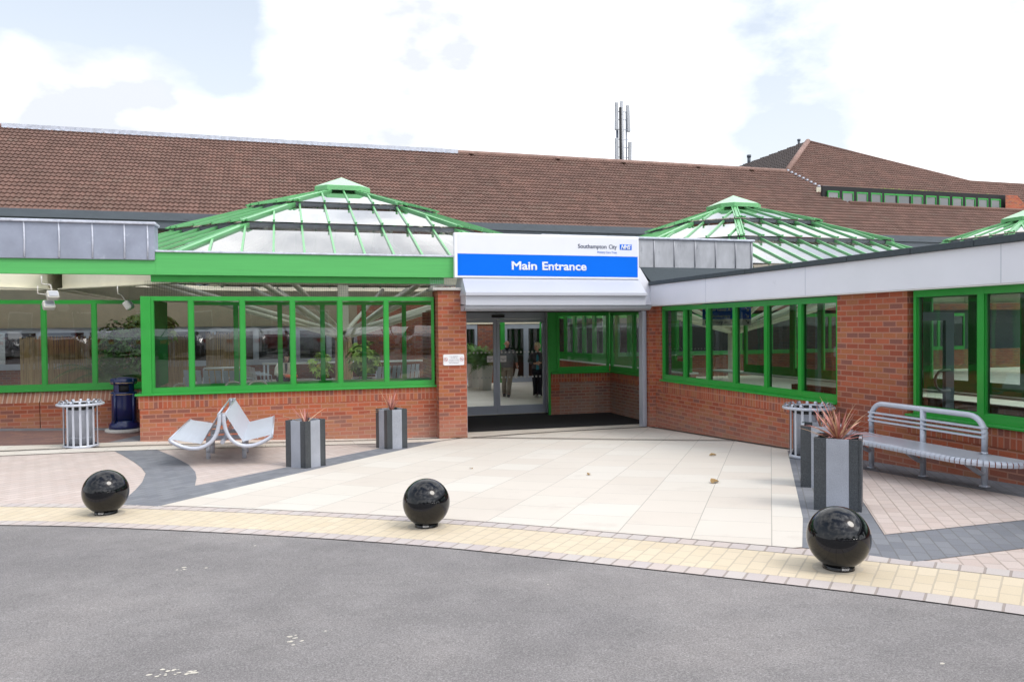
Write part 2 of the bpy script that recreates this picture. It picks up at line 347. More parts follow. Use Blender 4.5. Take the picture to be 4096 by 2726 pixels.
def granite(name, a, b_, c_):
    m, n = mat(name); b, o = bsdf(n, Roughness=.35)
    t = noisen(n, 130, 4, .8); r = ramp(n, [(.3, a), (.5, b_), (.72, c_)]); n.links.new(t.outputs['Fac'], r.inputs[0]); t2 = noisen(n, 2.5, 5)
    r2 = ramp(n, [(.3, (.85,) * 3), (.7, (1.12,) * 3)]); n.links.new(t2.outputs['Fac'], r2.inputs[0])
    n.links.new(mixc(n, 1, r.outputs[0], r2.outputs[0], 'MULTIPLY'), b.inputs['Base Color']); return m
M_granD = granite('dark_granite', (.028, .034, .040), (.050, .058, .066), (.12, .13, .14))
M_granL = granite('light_granite', (.24, .26, .31), (.36, .385, .44), (.50, .52, .57))
M_bluebin = paint('navy_plastic', (.003, .012, .085), .3, var=.1, coat=.3)
M_gold = paint('gold_line', (.65, .45, .18), .4)
M_conc = paint('pale_concrete', (.45, .44, .42), .85, var=.12, sc=25, bump=.3)
M_soil = paint('dark_soil', (.04, .028, .02), .95, var=.4, sc=30, bump=.8)
M_cord = paint('red_strap_leaf', (.50, .20, .17), .5, var=.35, sc=9)
M_cordp = paint('dry_strap_leaf', (.55, .36, .22), .6, var=.3, sc=9)
M_leaf = paint('mid_green_leaf', (.09, .22, .04), .5, var=.5, sc=9)
M_leafb = paint('bright_green_leaf', (.30, .44, .07), .5, var=.4, sc=9)
M_leafy = paint('yellow_leaf', (.55, .45, .06), .5, var=.2)
M_dead = paint('fallen_leaf_brown', (.30, .19, .07), .7, var=.4, sc=40)
M_gum = paint('pale_droppings', (.62, .58, .50), .8, var=.3, sc=60)
M_paper = paint('white_paper', (.78, .78, .80), .6, var=.02)
M_bark = paint('bark', (.10, .07, .05), .9, var=.4, sc=14, bump=.6)
M_treeleaf = paint('tree_foliage', (.045, .085, .02), .6, var=.5, sc=4)
M_plasticw = paint('white_plastic', (.72, .72, .70), .4, var=.03)
M_dot = paint('frosted_dot', (.55, .56, .56), .6)
M_slot = paint('drain_slot', (.035, .028, .022), .9, var=.4, sc=30)
M_rust = paint('drain_grate', (.13, .09, .06), .7, var=.4, sc=60)

def glass(name, tint=(.86, .93, .89), ior=1.55, rough=0, extra=1.0, haze=0.0, hazecol=(.8, .85, .85)):
    m, n = mat(name); out = n.nodes.new('ShaderNodeOutputMaterial')
    tr = n.nodes.new('ShaderNodeBsdfTransparent'); tr.inputs[0].default_value = c4(tint)
    gl = n.nodes.new('ShaderNodeBsdfGlossy'); gl.inputs['Roughness'].default_value = rough
    t = noisen(n, 1.1, 2); u = n.nodes.new('ShaderNodeBump'); u.inputs['Strength'].default_value = .03; u.inputs['Distance'].default_value = .04
    n.links.new(t.outputs['Fac'], u.inputs['Height']); n.links.new(u.outputs[0], gl.inputs['Normal'])
    fr = n.nodes.new('ShaderNodeFresnel'); fr.inputs[0].default_value = ior
    ml = n.nodes.new('ShaderNodeMath'); ml.operation = 'MULTIPLY'; ml.use_clamp = True; ml.inputs[1].default_value = extra; n.links.new(fr.outputs[0], ml.inputs[0])
    ms = n.nodes.new('ShaderNodeMixShader'); n.links.new(ml.outputs[0], ms.inputs[0])
    base = tr.outputs[0]
    if haze:
        df = n.nodes.new('ShaderNodeBsdfTranslucent'); df.inputs[0].default_value = c4(hazecol)
        d2 = n.nodes.new('ShaderNodeBsdfDiffuse'); d2.inputs[0].default_value = c4(hazecol)
        a = n.nodes.new('ShaderNodeAddShader'); 
        mm = n.nodes.new('ShaderNodeMixShader'); mm.inputs[0].default_value = .22; n.links.new(df.outputs[0], mm.inputs[1]); n.links.new(d2.outputs[0], mm.inputs[2])
        m2 = n.nodes.new('ShaderNodeMixShader'); m2.inputs[0].default_value = haze; n.links.new(tr.outputs[0], m2.inputs[1]); n.links.new(mm.outputs[0], m2.inputs[2]); base = m2.outputs[0]
    n.links.new(base, ms.inputs[1]); n.links.new(gl.outputs[0], ms.inputs[2]); n.links.new(ms.outputs[0], out.inputs[0]); return m
M_glass = glass('window_glass', (.82, .87, .84), 1.6, extra=2.0)
M_glassdim = glass('wing_glass_dimmed', (.46, .58, .51), 1.55, extra=1.5)  # tint darkened to carry the dimness inside the enclosed wing
M_glassdoor = glass('door_glass', (.97, .98, .975), 1.45, extra=.7)
M_glassin = glass('inner_glass', (.90, .94, .92), 1.5, extra=.9)
M_roofglass = glass('rooflight_glass', (.90, .95, 1), 1.6, extra=2.6, haze=.42, hazecol=(.95, .96, .97))  # white haze in both rooflight glasses stands in for reflected sky
M_roofglassT = glass('rooflight_glass_clear', (.88, .94, 1), 1.6, extra=2.8, haze=.24, hazecol=(.9, .94, .98))
M_fargl = glass('dark_room_glass', (.4, .44, .44), 1.6, extra=1.6)
M_dorm = glass('dormer_glass', (.8, .84, .84), 1.6, extra=3, haze=.6, hazecol=(.85, .88, .9))

def tile_mat():
    m, n = mat('clay_roof_tile'); b, o = bsdf(n, Roughness=.8)
    tcn = n.nodes.new('ShaderNodeTexCoord'); uv = tcn.outputs['UV']
    t = n.nodes.new('ShaderNodeTexWhiteNoise'); t.noise_dimensions = '2D'
    fl = n.nodes.new('ShaderNodeVectorMath'); fl.operation = 'FLOOR'; n.links.new(uv, fl.inputs[0]); n.links.new(fl.outputs[0], t.inputs['Vector'])
    r = ramp(n, [(0, (.148, .084, .064)), (.5, (.174, .099, .077)), (.85, (.203, .113, .088)), (1, (.168, .106, .082))]); n.links.new(t.outputs['Value'], r.inputs[0])
    bg_ = noisen(n, .45, 6, .65); rb = ramp(n, [(.3, (.88, .89, .90)), (.55, (1, 1, 1)), (.72, (1.12, 1.08, 1.05))]); n.links.new(bg_.outputs['Fac'], rb.inputs[0])
    c = mixc(n, 1, r.outputs[0], rb.outputs[0], 'MULTIPLY')
    sp = noisen(n, 9, 3, .7); rs = ramp(n, [(.745, (0, 0, 0)), (.78, (1, 1, 1))]); n.links.new(sp.outputs['Fac'], rs.inputs[0])
    c = mixc(n, rs.outputs[0], c, (.36, .33, .28)); 
    n.links.new(c, b.inputs['Base Color']); g = noisen(n, 60, 3); bumpn(n, g.outputs['Fac'], .2, .01, b); return m
M_tile = tile_mat()
M_ridge = paint('ridge_tile', (.27, .17, .14), .85, var=.25, sc=4)
M_reed = paint('reed_screen', (.50, .35, .18), .8, var=.5, sc=30, stretch=(3, 3, .05), bump=.5)

# ------------------------------------------------------------------ ground sheets
D55 = Vector((.8165 * 0 + .577, .8165)); D55.normalize()
def rotuv(x, y): return (x * D55.x + y * D55.y, -x * D55.y + y * D55.x)
def drape(name, poly, off, m, step=.6, uvf=rotuv, holes=None):
    bm = bmesh.new(); bm.faces.new([bm.verts.new((p[0], p[1], 0)) for p in poly])
    if bm.faces and True:
        bm.normal_update()
        for f in bm.faces:
            if f.normal.z < 0: f.normal_flip()
    x0, x1 = min(p[0] for p in poly), max(p[0] for p in poly); y0, y1 = min(p[1] for p in poly), max(p[1] for p in poly)
    def cuts(a, b):
        k = math.floor(a / step) + 1
        while k * step < b: yield k * step; k += 1
    for x in cuts(x0, x1): bmesh.ops.bisect_plane(bm, geom=bm.verts[:] + bm.edges[:] + bm.faces[:], plane_co=(x, 0, 0), plane_no=(1, 0, 0))
    for y in cuts(y0, y1): bmesh.ops.bisect_plane(bm, geom=bm.verts[:] + bm.edges[:] + bm.faces[:], plane_co=(0, y, 0), plane_no=(0, 1, 0))
    bmesh.ops.triangulate(bm, faces=bm.faces)
    ul = bm.loops.layers.uv.new('UVMap')
    for f in bm.faces:
        for l in f.loops: l[ul].uv = uvf(l.vert.co.x, l.vert.co.y)
    for v in bm.verts: v.co.z = gz(v.co.x, v.co.y) + off
    me = bpy.data.meshes.new(name); bm.to_mesh(me); bm.free(); me.materials.append(m)
    o = bpy.data.objects.new(name, me); COL.objects.link(o); return struct(o)
# kerb line (edge of the tarmac), smoothed
KP = [(-14, 8.0), (-11, 8.75), (-8.4, 8.95), (-6, 8.72), (-4.2, 8.35), (-2.42, 7.78), (-1.38, 7.34), (-.08, 6.62), (1.04, 5.87), (1.98, 5.06), (2.85, 4.24), (3.39, 3.68), (3.85, 3.12), (4.35, 2.4), (4.8, 1.5), (5.1, .4), (5.2, -1), (5.2, -4)]
def smooth(P, k=8):
    out = []
    for i in range(len(P) - 1):
        p0 = Vector(P[max(i - 1, 0)]); p1 = Vector(P[i]); p2 = Vector(P[i + 1]); p3 = Vector(P[min(i + 2, len(P) - 1)])
        for j in range(k):
            t = j / k
            out.append(.5 * ((2 * p1) + (-p0 + p2) * t + (2 * p0 - 5 * p1 + 4 * p2 - p3) * t * t + (-p0 + 3 * p1 - 3 * p2 + p3) * t ** 3))
    out.append(Vector(P[-1])); return out
KC = smooth(KP)
def offs(C, d):
    out = []
    for i, p in enumerate(C):
        t = C[min(i + 1, len(C) - 1)] - C[max(i - 1, 0)]; t.normalize(); out.append(p + Vector((-t.y, t.x)) * d)
    return out
def band(name, C, d0, d1, off, m, v0=0.0, vs=1.0, nv=2, us=1.0, swap=False):
    mb = MB(); ac = [0]
    for i in range(1, len(C)): ac.append(ac[-1] + (C[i] - C[i - 1]).length)
    rows = [offs(C, d0 + (d1 - d0) * j / nv) for j in range(nv + 1)]
    for j in range(nv):
        for i in range(len(C) - 1):
            q = [rows[j][i], rows[j][i + 1], rows[j + 1][i + 1], rows[j + 1][i]]
            wv = [v0 + (d1 - d0) * (j + a) / nv * vs for a in (0, 0, 1, 1)]; wu = [ac[i] * us, ac[i + 1] * us, ac[i + 1] * us, ac[i] * us]
            uvs = [(b, a) if swap else (a, b) for a, b in zip(wu, wv)]
            mb.face([(p.x, p.y, gz(p.x, p.y) + off) for p in q], uvs=uvs, smooth=True)
    return struct(mb.build(name, m, weld=True))
# the tarmac: one wide sheet to the horizon
mb = MB()
def axis(lo, hi, fine0, fine1, st):
    a = [lo]; x = fine0
    ext = [lo, lo / 2, lo / 5]
    vals = sorted(set([lo, lo * .6, lo * .3, lo * .12] + [fine0 + st * i for i in range(int((fine1 - fine0) / st) + 1)] + [hi * .12, hi * .3, hi * .6, hi]))
    return [v for v in vals if (v <= fine0 - 1 or v >= fine0) and (v >= fine1 + 1 or v <= fine1)]
XS = axis(-900, 900, -21, 21, .6); YS = axis(-900, 900, -21, 24, .6)
idx = {}
for i in range(len(XS) - 1):
    for j in range(len(YS) - 1):
        q = [(XS[i], YS[j]), (XS[i + 1], YS[j]), (XS[i + 1], YS[j + 1]), (XS[i], YS[j + 1])]
        mb.face([(x, y, gz(x, y) - .006) for x, y in q], smooth=True)
struct(mb.build('road', M_asphalt, weld=True))
INN = offs(KC, .955)
poly = [(p.x, p.y) for p in INN] + [(7.62, -4), (7.62, 14.75), (7.35, 18.1), (-14, 18.1)]
drape('pink_paving', poly, 0.0, M_pink)
band('outer_kerb_setts', KC, 0, .17, .0015, M_sett, v0=.4)
band('yellow_paving', KC, .17, .79, .002, M_yellow, swap=True)
band('inner_kerb_setts', KC, .79, .958, .004, M_sett, v0=.4)
# cream forecourt slabs
def inn_cut(x0, x1): return [(p.x, p.y) for p in offs(KC, .957) if x0 < p.x < x1]
cream = [(-1.19, 8.28)] + inn_cut(-1.15, 3.66) + [(3.68, 4.83), (4.35, 5.7), (7.27, 9.88), (7.5, 9.9), (7.5, 15.3), (3.4, 15.3), (3.4, 14.4), (2.8, 13.97)]
drape('cream_paving', cream, .008, M_cream)
char = [(-1.66, 8.52), (-1.19, 8.28), (2.8, 13.97), (2.46, 13.93), (2.12, 13.76), (1.5, 12.93), (.01, 10.87), (-.99, 9.53), (-1.0, 9.6), (-1.04, 10.16), (-1.11, 10.71), (-1.27, 11.46), (-1.56, 12.38), (-1.96, 13.44), (-2.58, 13.4), (-2.32, 12.72), (-2.05, 11.96), (-1.84, 11.29), (-1.70, 10.72), (-1.62, 9.96), (-1.6, 9.41), (-1.6, 9.0)]
drape('charcoal_paving', char, .004, M_charcoal)
charR = [(3.68, 4.83), (3.95, 4.5), (4.12, 4.22), (7.6, 4.27), (7.6, 9.9), (7.27, 9.88), (4.35, 5.7)]
drape('charcoal_paving', charR, .004, M_charcoal)
drape('pink_paving', [(4.52, 4.93), (6.87, 4.93), (6.87, 8.27)], .008, M_pink)
# light strip with slot drain along the facade
strip_out = smooth([(-12, 12.3), (-8, 12.55), (-5, 12.85), (-3.98, 13.0), (-2.58, 13.32), (-1.0, 13.48), (.95, 13.68), (2.0, 13.78), (2.7, 13.95)], 4)
drain = smooth([(-12, 12.9), (-8, 13.12), (-5, 13.42), (-4.15, 13.52), (-3.0, 13.82), (-1.96, 14.03), (-.17, 14.14), (.99, 14.25), (2.24, 14.40), (3.45, 14.27), (6.01, 12.4), (7.38, 11.45)], 4)
drape('cream_strip', [(p.x, p.y) for p in strip_out] + [(3.4, 14.5), (3.4, 14.8), (-2.4, 14.72), (-2.4, 14.7), (-3.8, 14.35), (-12, 13.6)], .010, M_cream, uvf=lambda x, y: (x, y))
def ribbon(name, C, wd, off, m):
    mb = MB(); a, b = offs(C, -wd / 2), offs(C, wd / 2)
    for i in range(len(C) - 1):
        q = [a[i], a[i + 1], b[i + 1], b[i]]; mb.face([(p.x, p.y, gz(p.x, p.y) + off) for p in q])
    return mb
rb = ribbon('drain', drain, .07, .021, M_slot)
d2 = smooth([(3.45, 14.30), (5.0, 14.58), (7.1, 14.62), (7.40, 14.4), (7.40, 12.0), (7.40, 9.95)], 4)
rb2 = ribbon('d', d2, .07, .021, M_slot); k = len(rb.v); rb.v += rb2.v; rb.f += [[i + k for i in f] for f in rb2.f]; rb.uv += rb2.uv; rb.mi += rb2.mi; rb.sm += rb2.sm
dr = rb.build('slot_drain', M_slot); tag(dr, 'dark slot drain line crossing the pale slabs before the entrance', 'drain')
mb = MB()
for C in (drain, d2):
    acc = 0
    for i in range(len(C) - 1):
        a, b = C[i], C[i + 1]; ln = (b - a).length; t = (b - a).normalized(); nn = Vector((-t.y, t.x)); k = 0
        while k * .06 < ln:
            p = a + t * k * .06; z = gz(p.x, p.y) + .0225
            mb.face([(p - nn * .022 - t * .01).to_tuple() + (z,), (p - nn * .022 + t * .01).to_tuple() + (z,), (p + nn * .022 + t * .01).to_tuple() + (z,), (p + nn * .022 - t * .01).to_tuple() + (z,)]); k += 1
gs = mb.build('grate_slats', M_rust, dr); gs['kind'] = 'stuff'
drape('red_paving', [(-14, 18.1), (-14, 13.55), (-3.8, 14.34), (-2.42, 14.69), (-2.42, 18.1)], .006, M_redpave, uvf=lambda x, y: (x, y))
drape('charcoal_paving', [(-2.42, 14.7), (-2.9, 14.62), (-2.45, 15.6), (-2.42, 15.6)], .011, M_charcoal)
drape('charcoal_paving', [(-14, 16.0), (-2.42, 16.1), (-2.42, 18.1), (-14, 18.1)], .009, M_charcoal)
cf = MB(); cf.box(-16, 60, 17.9, 28.5, -.15, .006); struct(cf.build('courtyard_floor', M_floor))
cf = MB(); cf.box(-2.2, 3.3, 14.86, 17.9, -.1, .10); struct(cf.build('shelter_floor', M_floor))
cf = MB(); cf.box(7.75, 60, 2, 17.9, -.1, .10); struct(cf.build('corridor_floor', M_floor))
cf = MB(); cf.box(-8, 3.3, 18.2, 28.3, 0, .38); struct(cf.build('raised_deck', M_floor))
mt = MB(); mt.box(3.47, 7.72, 15.2, 17.95, -.02, .016)
tag(mt.build('doormat', M_mat, bevel=.004), 'large black entrance mat filling the porch floor before the sliding doors', 'doormat')

# ------------------------------------------------------------------ walls and windows helpers
def wallX(mb, x0, x1, y, z0, z1, th=.22, m=0):        # wall facing -Y with its face at y
    mb.box(x0, x1, y, y + th, z0, z1, m)
def window(parent, axis, plane, a, b, z0, z1, fw_=.06, dep=.07, mf=None, mg=None, name='window', pane_off=.03):
    """one light: a four sided frame with its pane; axis 'X' runs along X at Y=plane, 'Y' runs along Y at X=plane"""
    mf = mf or M_green; mg = mg or M_glass; mb = MB(); a, b = min(a, b), max(a, b)
    def bx(u0, u1, q0, q1, v0, v1):
        if axis == 'X': mb.box(u0, u1, plane + q0, plane + q1, v0, v1)
        else: mb.box(plane + q0, plane + q1, u0, u1, v0, v1)
    h = fw_
    bx(a, a + h / 2, 0, dep, z0, z1); bx(b - h / 2, b, 0, dep, z0, z1)
    bx(a + h / 2, b - h / 2, .002, dep, z0, z0 + h * 1.1); bx(a + h / 2, b - h / 2, .002, dep, z1 - h, z1)
    # glazing bead
    e = .014
    bx(a + h / 2, a + h / 2 + e, .018, .03, z0 + h * 1.1, z1 - h); bx(b - h / 2 - e, b - h / 2, .018, .03, z0 + h * 1.1, z1 - h)
    bx(a + h / 2 + e, b - h / 2 - e, .018, .03, z0 + h * 1.1, z0 + h * 1.1 + e)
    f = mb.build(name, mf, parent)
    g = MB()
    if axis == 'X': g.face([(a + h / 2, plane + pane_off, z0 + h), (b - h / 2, plane + pane_off, z0 + h), (b - h / 2, plane + pane_off, z1 - h), (a + h / 2, plane + pane_off, z1 - h)])
    else: g.face([(plane + pane_off, b - h / 2, z0 + h), (plane + pane_off, a + h / 2, z0 + h), (plane + pane_off, a + h / 2, z1 - h), (plane + pane_off, b - h / 2, z1 - h)])
    g.build('pane', mg, f); return f

# ------------------------------------------------------------------ glazed shelter left of the entrance
t = thing('glazed_shelter', 'glazed shelter with bright green frames on a low brick wall left of the entrance', 'shelter', (.2, 14.7, 0))
mb = MB(); mb.box(-2.40, 2.84, 14.65, 14.87, -.3, .775, 0); mb.box(-2.42, 2.84, 14.646, 14.88, .775, 1.0, 1)
mb.box(-2.40, -2.18, 14.87, 16.45, -.3, .775, 0); mb.box(-2.42, -2.18, 14.88, 16.45, .775, 1.0, 1)
mb.build('brick_wall', [M_brick, M_soldier], t)
mb = MB(); mb.box(-2.47, 2.84, 14.595, 14.90, 1.0, 1.035); mb.box(-2.47, -2.15, 14.90, 16.4, 1.0, 1.035); mb.build('sill', M_green, t, bevel=.006)
mb = MB(); mb.box(-2.36, -2.20, 14.63, 14.80, 1.035, 2.735); mb.build('corner_post', M_green, t, bevel=.004)
mb = MB(); mb.box(-2.36, -2.32, 14.80, 17.6, 1.035, 2.72); mb.build('side_panel', M_greenM, t)
XS_ = [-2.20, -1.55, -.69, .18, 1.03, 1.89, 2.81]
for a, b in zip(XS_[:-1], XS_[1:]): window(t, 'X', 14.66, a, b, 1.035, 2.735, fw_=.078, dep=.08)
# rear screen of the shelter (second line of frames)
mb = MB(); mb.box(-2.3, 3.3, 17.0, 17.16, .1, .68, 0); mb.box(-2.3, 3.3, 16.99, 17.17, .68, .90, 1)
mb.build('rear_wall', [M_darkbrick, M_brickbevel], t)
mb = MB(); mb.box(-2.3, 3.3, 16.96, 17.2, .90, .935); mb.build('rear_sill', M_green, t)
for k in range(6): window(t, 'X', 17.02, -1.81 + .88 * k, -1.81 + .88 * (k + 1), .935, 2.72, fw_=.07, mg=M_glassin)

# bird net over the open strip above the frames
mb = MB(); nx = 130
for k in range(nx + 1):
    x = -2.3 + 5.1 * k / nx; dy = .015 * math.sin(k * .7)
    mb.bar((x, 14.75 + dy, 2.735), (x + .006 * math.sin(k), 14.78, 3.02), .0022, .0022, (0, 1, 0))
for k in range(7):
    z = 2.76 + k * .04; mb.tube([(-2.3 + 5.1 * i / 20, 14.76, z + .006 * math.sin(i * 1.3 + k)) for i in range(21)], .0012, 4)
nb = mb.build('bird_net', M_black); tag(nb, 'fine bird net stretched over the open strip above the shelter windows', 'bird net')
mb = MB()
for k in range(16): mb.bar((2.72 + k * .043, 14.42 , 2.90), (2.74 + k * .043, 14.58, 3.10), .0025, .0025, (0, 1, 0))
for k in range(7): mb.tube([(2.70, 14.42 + k * .026, 2.90 + k * .033), (3.42, 14.42 + k * .026, 2.90 + k * .033)], .0014, 4)
nb = mb.build('bird_guard', M_grey); tag(nb, 'small wire mesh guard in the corner between brick pier and green fascia', 'wire mesh')

# green fascia beam with its roof edge
t = thing('green_fascia', 'long bright green fascia board running above the shelter up to the entrance sign', 'fascia', (0, 14.5, 3.1))
mb = MB(); mb.box(-2.09, 3.19, 14.50, 14.62, 3.10, 3.49); mb.box(-14, -2.09, 14.503, 14.62, 3.10, 3.37); mb.build('fascia_board', M_greenF, t, bevel=.004)
mb = MB(); mb.box(-2.18, 3.0, 14.60, 14.72, 2.985, 3.098); mb.build('lower_board', M_green, t)
mb = MB(); mb.box(-2.09, 3.19, 14.47, 15.05, 3.492, 3.525); mb.build('lead_edge', M_leadwhite, t, bevel=.008)

def lead_box(x0, x1, y, z0, z1, seams, m, name, label, ret=.42):
    t = thing(name, label, 'roof parapet', ((x0 + x1) / 2, y, z0))
    mb = MB(); mb.box(x0, x1, y, y + ret, z0, z1); mb.build('lead_cladding', m, t, bevel=.01)
    for x in seams: mb = MB(); mb.tube([(x, y - .005, z0 + .02), (x + .006, y - .012, (z0 + z1) / 2), (x, y - .005, z1)], .014, 8); mb.build('seam_roll', M_leadwhite if m is M_lead else M_leadR, t)
    mb = MB(); mb.box(x0 - .03, x1 + .03, y - .045, y + ret, z1 + .001, z1 + .05); mb.build('lead_capping', M_leadwhite, t, bevel=.015); return t
lead_box(-14, -2.09, 14.46, 3.35, 3.95, [-2.2, -2.56, -3.05, -3.55, -4.06, -4.57, -5.08], M_lead, 'lead_parapet', 'blue grey lead clad parapet box with upright seams at the left roof edge')
lead_box(5.12, 10.08, 14.9, 3.38, 3.98, [7.64, 8.12, 8.62, 9.13, 9.63, 10.03], M_leadR, 'lead_parapet', 'stained pale lead parapet box with upright seams right of the blue sign')

# ------------------------------------------------------------------ brick pier
t = thing('brick_pier', 'tall red brick pier with a pale cap stone left of the entrance opening', 'pier', (3.1, 14.5, 0))
mb = MB(); mb.box(2.84, 3.39, 14.40, 14.95, -.3, 2.845); mb.build('brickwork', M_brick, t, bevel=.004)
mb = MB(); mb.box(2.73, 3.43, 14.33, 14.99, 2.85, 2.90); mb.build('cap_stone', M_conc, t, bevel=.006)

# ------------------------------------------------------------------ text
def text_mb(body, size, bold=0, shear=0, align='LEFT', sx=1.0, ext=.002, spacing=1.0):
    cu = bpy.data.curves.new('t', 'FONT'); cu.body = body; cu.size = size; cu.bevel_depth = bold; cu.bevel_resolution = 0; cu.shear = shear; cu.extrude = ext; cu.align_x = align; cu.space_character = spacing
    cu.resolution_u = 4
    ob = bpy.data.objects.new('t', cu); COL.objects.link(ob); dg = bpy.context.evaluated_depsgraph_get(); dg.update()
    me = bpy.data.meshes.new_from_object(ob.evaluated_get(dg)); bpy.data.objects.remove(ob); bpy.data.curves.remove(cu)
    return me
def text(name, body, x0, x1, zb, y, size, m, parent, face='-Y', bold=0, shear=0, z=None, spacing=1.0):
    me = text_mb(body, size, bold, shear, spacing=spacing); xs = [v.co.x for v in me.vertices]; a, b = min(xs), max(xs)
    s = (x1 - x0) / (b - a)
    for v in me.vertices:
        X, Z, Y = (v.co.x - a) * s, v.co.y, v.co.z
        v.co = (x0 + X, y - Y, zb + Z)
    me.materials.clear(); me.materials.append(m)
    o = bpy.data.objects.new(name, me); COL.objects.link(o); me.update()
    if parent: o.parent = parent; o.matrix_parent_inverse = parent.matrix_world.inverted()
    return o
# entrance sign
t = thing('entrance_sign', 'long white and blue sign reading Main Entrance mounted over the doorway', 'sign', (5.1, 14.46, 3.1))
SX0, SX1, SZ0, SZ1, SY = 3.165, 7.03, 3.095, 3.955, 14.38
mb = MB(); mb.box(SX0, SX1, SY, SY + .12, SZ0, SZ1); mb.build('frame', M_signframe, t, bevel=.008)
mb = MB(); mb.box(SX0 + .06, SX1 - .03, SY - .006, SY, SZ0 + .46, SZ1 - .035); mb.build('white_panel', M_signw, t)
mb = MB(); mb.box(SX0 + .06, SX1 - .03, SY - .006, SY, SZ0 + .04, SZ0 + .4585); mb.build('blue_panel', M_blue, t)
text('main_lettering', 'Main', 4.30, 4.822, 3.262, SY - .008, .222, M_signw, t, bold=.007); text('main_lettering', 'Entrance', 4.93, 5.87, 3.262, SY - .008, .222, M_signw, t, bold=.007)
text('trust_lettering', 'Southampton', 5.69, 6.308, 3.706, SY - .008, .118, M_ink, t, bold=.0012); text('trust_lettering', 'City', 6.36, 6.535, 3.706, SY - .008, .118, M_ink, t, bold=.0012)
text('small_lettering', 'Primary Care Trust', 6.11, 6.535, 3.612, SY - .008, .062, M_inkb, t)
mb = MB(); mb.box(6.60, 6.865, SY - .009, SY - .006, 3.69, 3.80); lz = mb.build('logo_block', M_blue, t)
text('logo_lettering', 'NHS', 6.622, 6.845, 3.704, SY - .0115, .118, M_signw, t, bold=.006, shear=.28)

# ------------------------------------------------------------------ entrance canopy
t = thing('entrance_canopy', 'white metal canopy with a sloping top under the blue entrance sign', 'canopy', (5.1, 14.2, 2.5))
X0, X1 = 3.33, 7.02; x0, x1 = 3.27, 6.96
mb = MB()
mb.face([(x0, 13.92, 2.80), (x1, 13.92, 2.80), (X1 + .02, 14.46, 3.12), (X0, 14.46, 3.12)])
mb.face([(x0, 13.92, 2.80), (X0, 14.46, 3.12), (X0, 14.9, 3.12), (x0, 14.9, 2.80)]); mb.face([(x1, 13.92, 2.80), (x1, 14.9, 2.80), (X1, 14.9, 3.12), (X1 + .02, 14.46, 3.12)])
mb.build('sloping_top', M_canopy, t)
mb = MB(); mb.box(x0 - .005, x1 + .02, 13.90, 14.55, 2.735, 2.80); mb.build('lip', M_canopy, t, bevel=.006)
mb = MB(); mb.box(x0 + .01, x1 + .01, 13.96, 14.5, 2.555, 2.735); mb.build('front_panel', M_canopy, t)
mb = MB(); n = 8
prof = [(13.96, 2.555)] + [(14.0 + .16 * (1 - math.cos(a)) , 2.555 - .105 * math.sin(a)) for a in [i * math.pi / 2 / n for i in range(n + 1)]] + [(14.6, 2.45)]
for i in range(len(prof) - 1):
    a, b = prof[i], prof[i + 1]; mb.face([(x0 + .01, a[0], a[1]), (x0 + .01, b[0], b[1]), (7.12, b[0], b[1]), (7.12, a[0], a[1])][::-1], smooth=True)
mb.face([(7.12, 13.96, 2.555), (7.12, 14.16, 2.45), (7.12, 14.6, 2.45), (7.12, 14.6, 2.6)]); mb.face([(x0 + .01, 13.96, 2.555), (x0 + .01, 14.16, 2.45), (x0 + .01, 14.6, 2.45), (x0 + .01, 14.6, 2.6)])
mb.build('shutter_box', M_grey, t)
mb = MB(); mb.box(3.39, 7.35, 14.72, 14.76, 2.43, 2.47); mb.build('shutter_slot', M_black, t)
t = thing('roller_shutter_frame', 'pale grey upright guide rails on both sides of the porch opening', 'shutter frame', (5.3, 14.8, 0))
mb = MB()
mb.box(3.395, 3.475, 14.74, 14.86, -.02, 2.45); mb.build('guide_rail', M_grey, t, bevel=.004)
mb = MB(); mb.box(7.24, 7.30, 14.66, 14.84, -.02, 2.45); mb.box(7.305, 7.345, 14.69, 14.84, -.02, 2.45); mb.build('guide_rail', M_grey, t, bevel=.004)

# ------------------------------------------------------------------ porch
t = thing('entrance_porch', 'recessed porch with brick return walls and green framed windows around the mat', 'porch', (5.5, 17, 0))
mb = MB(); mb.box(3.30, 7.9, 14.62, 18.3, 2.5, 2.56); mb.build('ceiling', M_creamwall, t)
mb = MB(); mb.box(3.15, 3.38, 14.96, 17.9, -.1, 2.5); mb.build('side_wall', M_brick, t)
mb = MB(); mb.box(6.19, 7.72, 17.45, 17.65, -.1, .80, 0); mb.box(7.72, 7.92, 14.80, 17.65, -.1, .80, 0); mb.box(6.182, 6.405, 17.445, 17.65, -.1, .79, 1)
mb.box(6.186, 7.72, 17.446, 17.66, .80, 1.0, 2); mb.box(7.716, 7.93, 14.80, 17.66, .80, 1.0, 2)
mb.build('low_wall', [M_brickdirty, M_brick, M_soldier], t)
mb = MB(); mb.box(6.20, 7.74, 17.40, 17.68, 1.0, 1.04); mb.box(7.68, 7.95, 14.8, 17.40, 1.0, 1.04); mb.build('sill', M_green, t, bevel=.004)
window(t, 'X', 17.47, 6.36, 7.72, 1.04, 2.5, fw_=.10, dep=.09)
window(t, 'Y', 7.735, 16.15, 17.45, 1.04, 2.5, fw_=.10); window(t, 'Y', 7.735, 14.86, 16.15, 1.04, 2.5, fw_=.10)
mb = MB(); mb.box(6.125, 6.182, 17.46, 17.52, -.01, 2.5); mb.box(6.18, 6.36, 17.50, 17.56, 1.04, 2.5); mb.build('green_post', M_green, t)
mb = MB(); mb.box(6.35, 7.9, 17.68, 18.1, -.01, .9); mb.build('inner_wall', M_darkbrick, t)

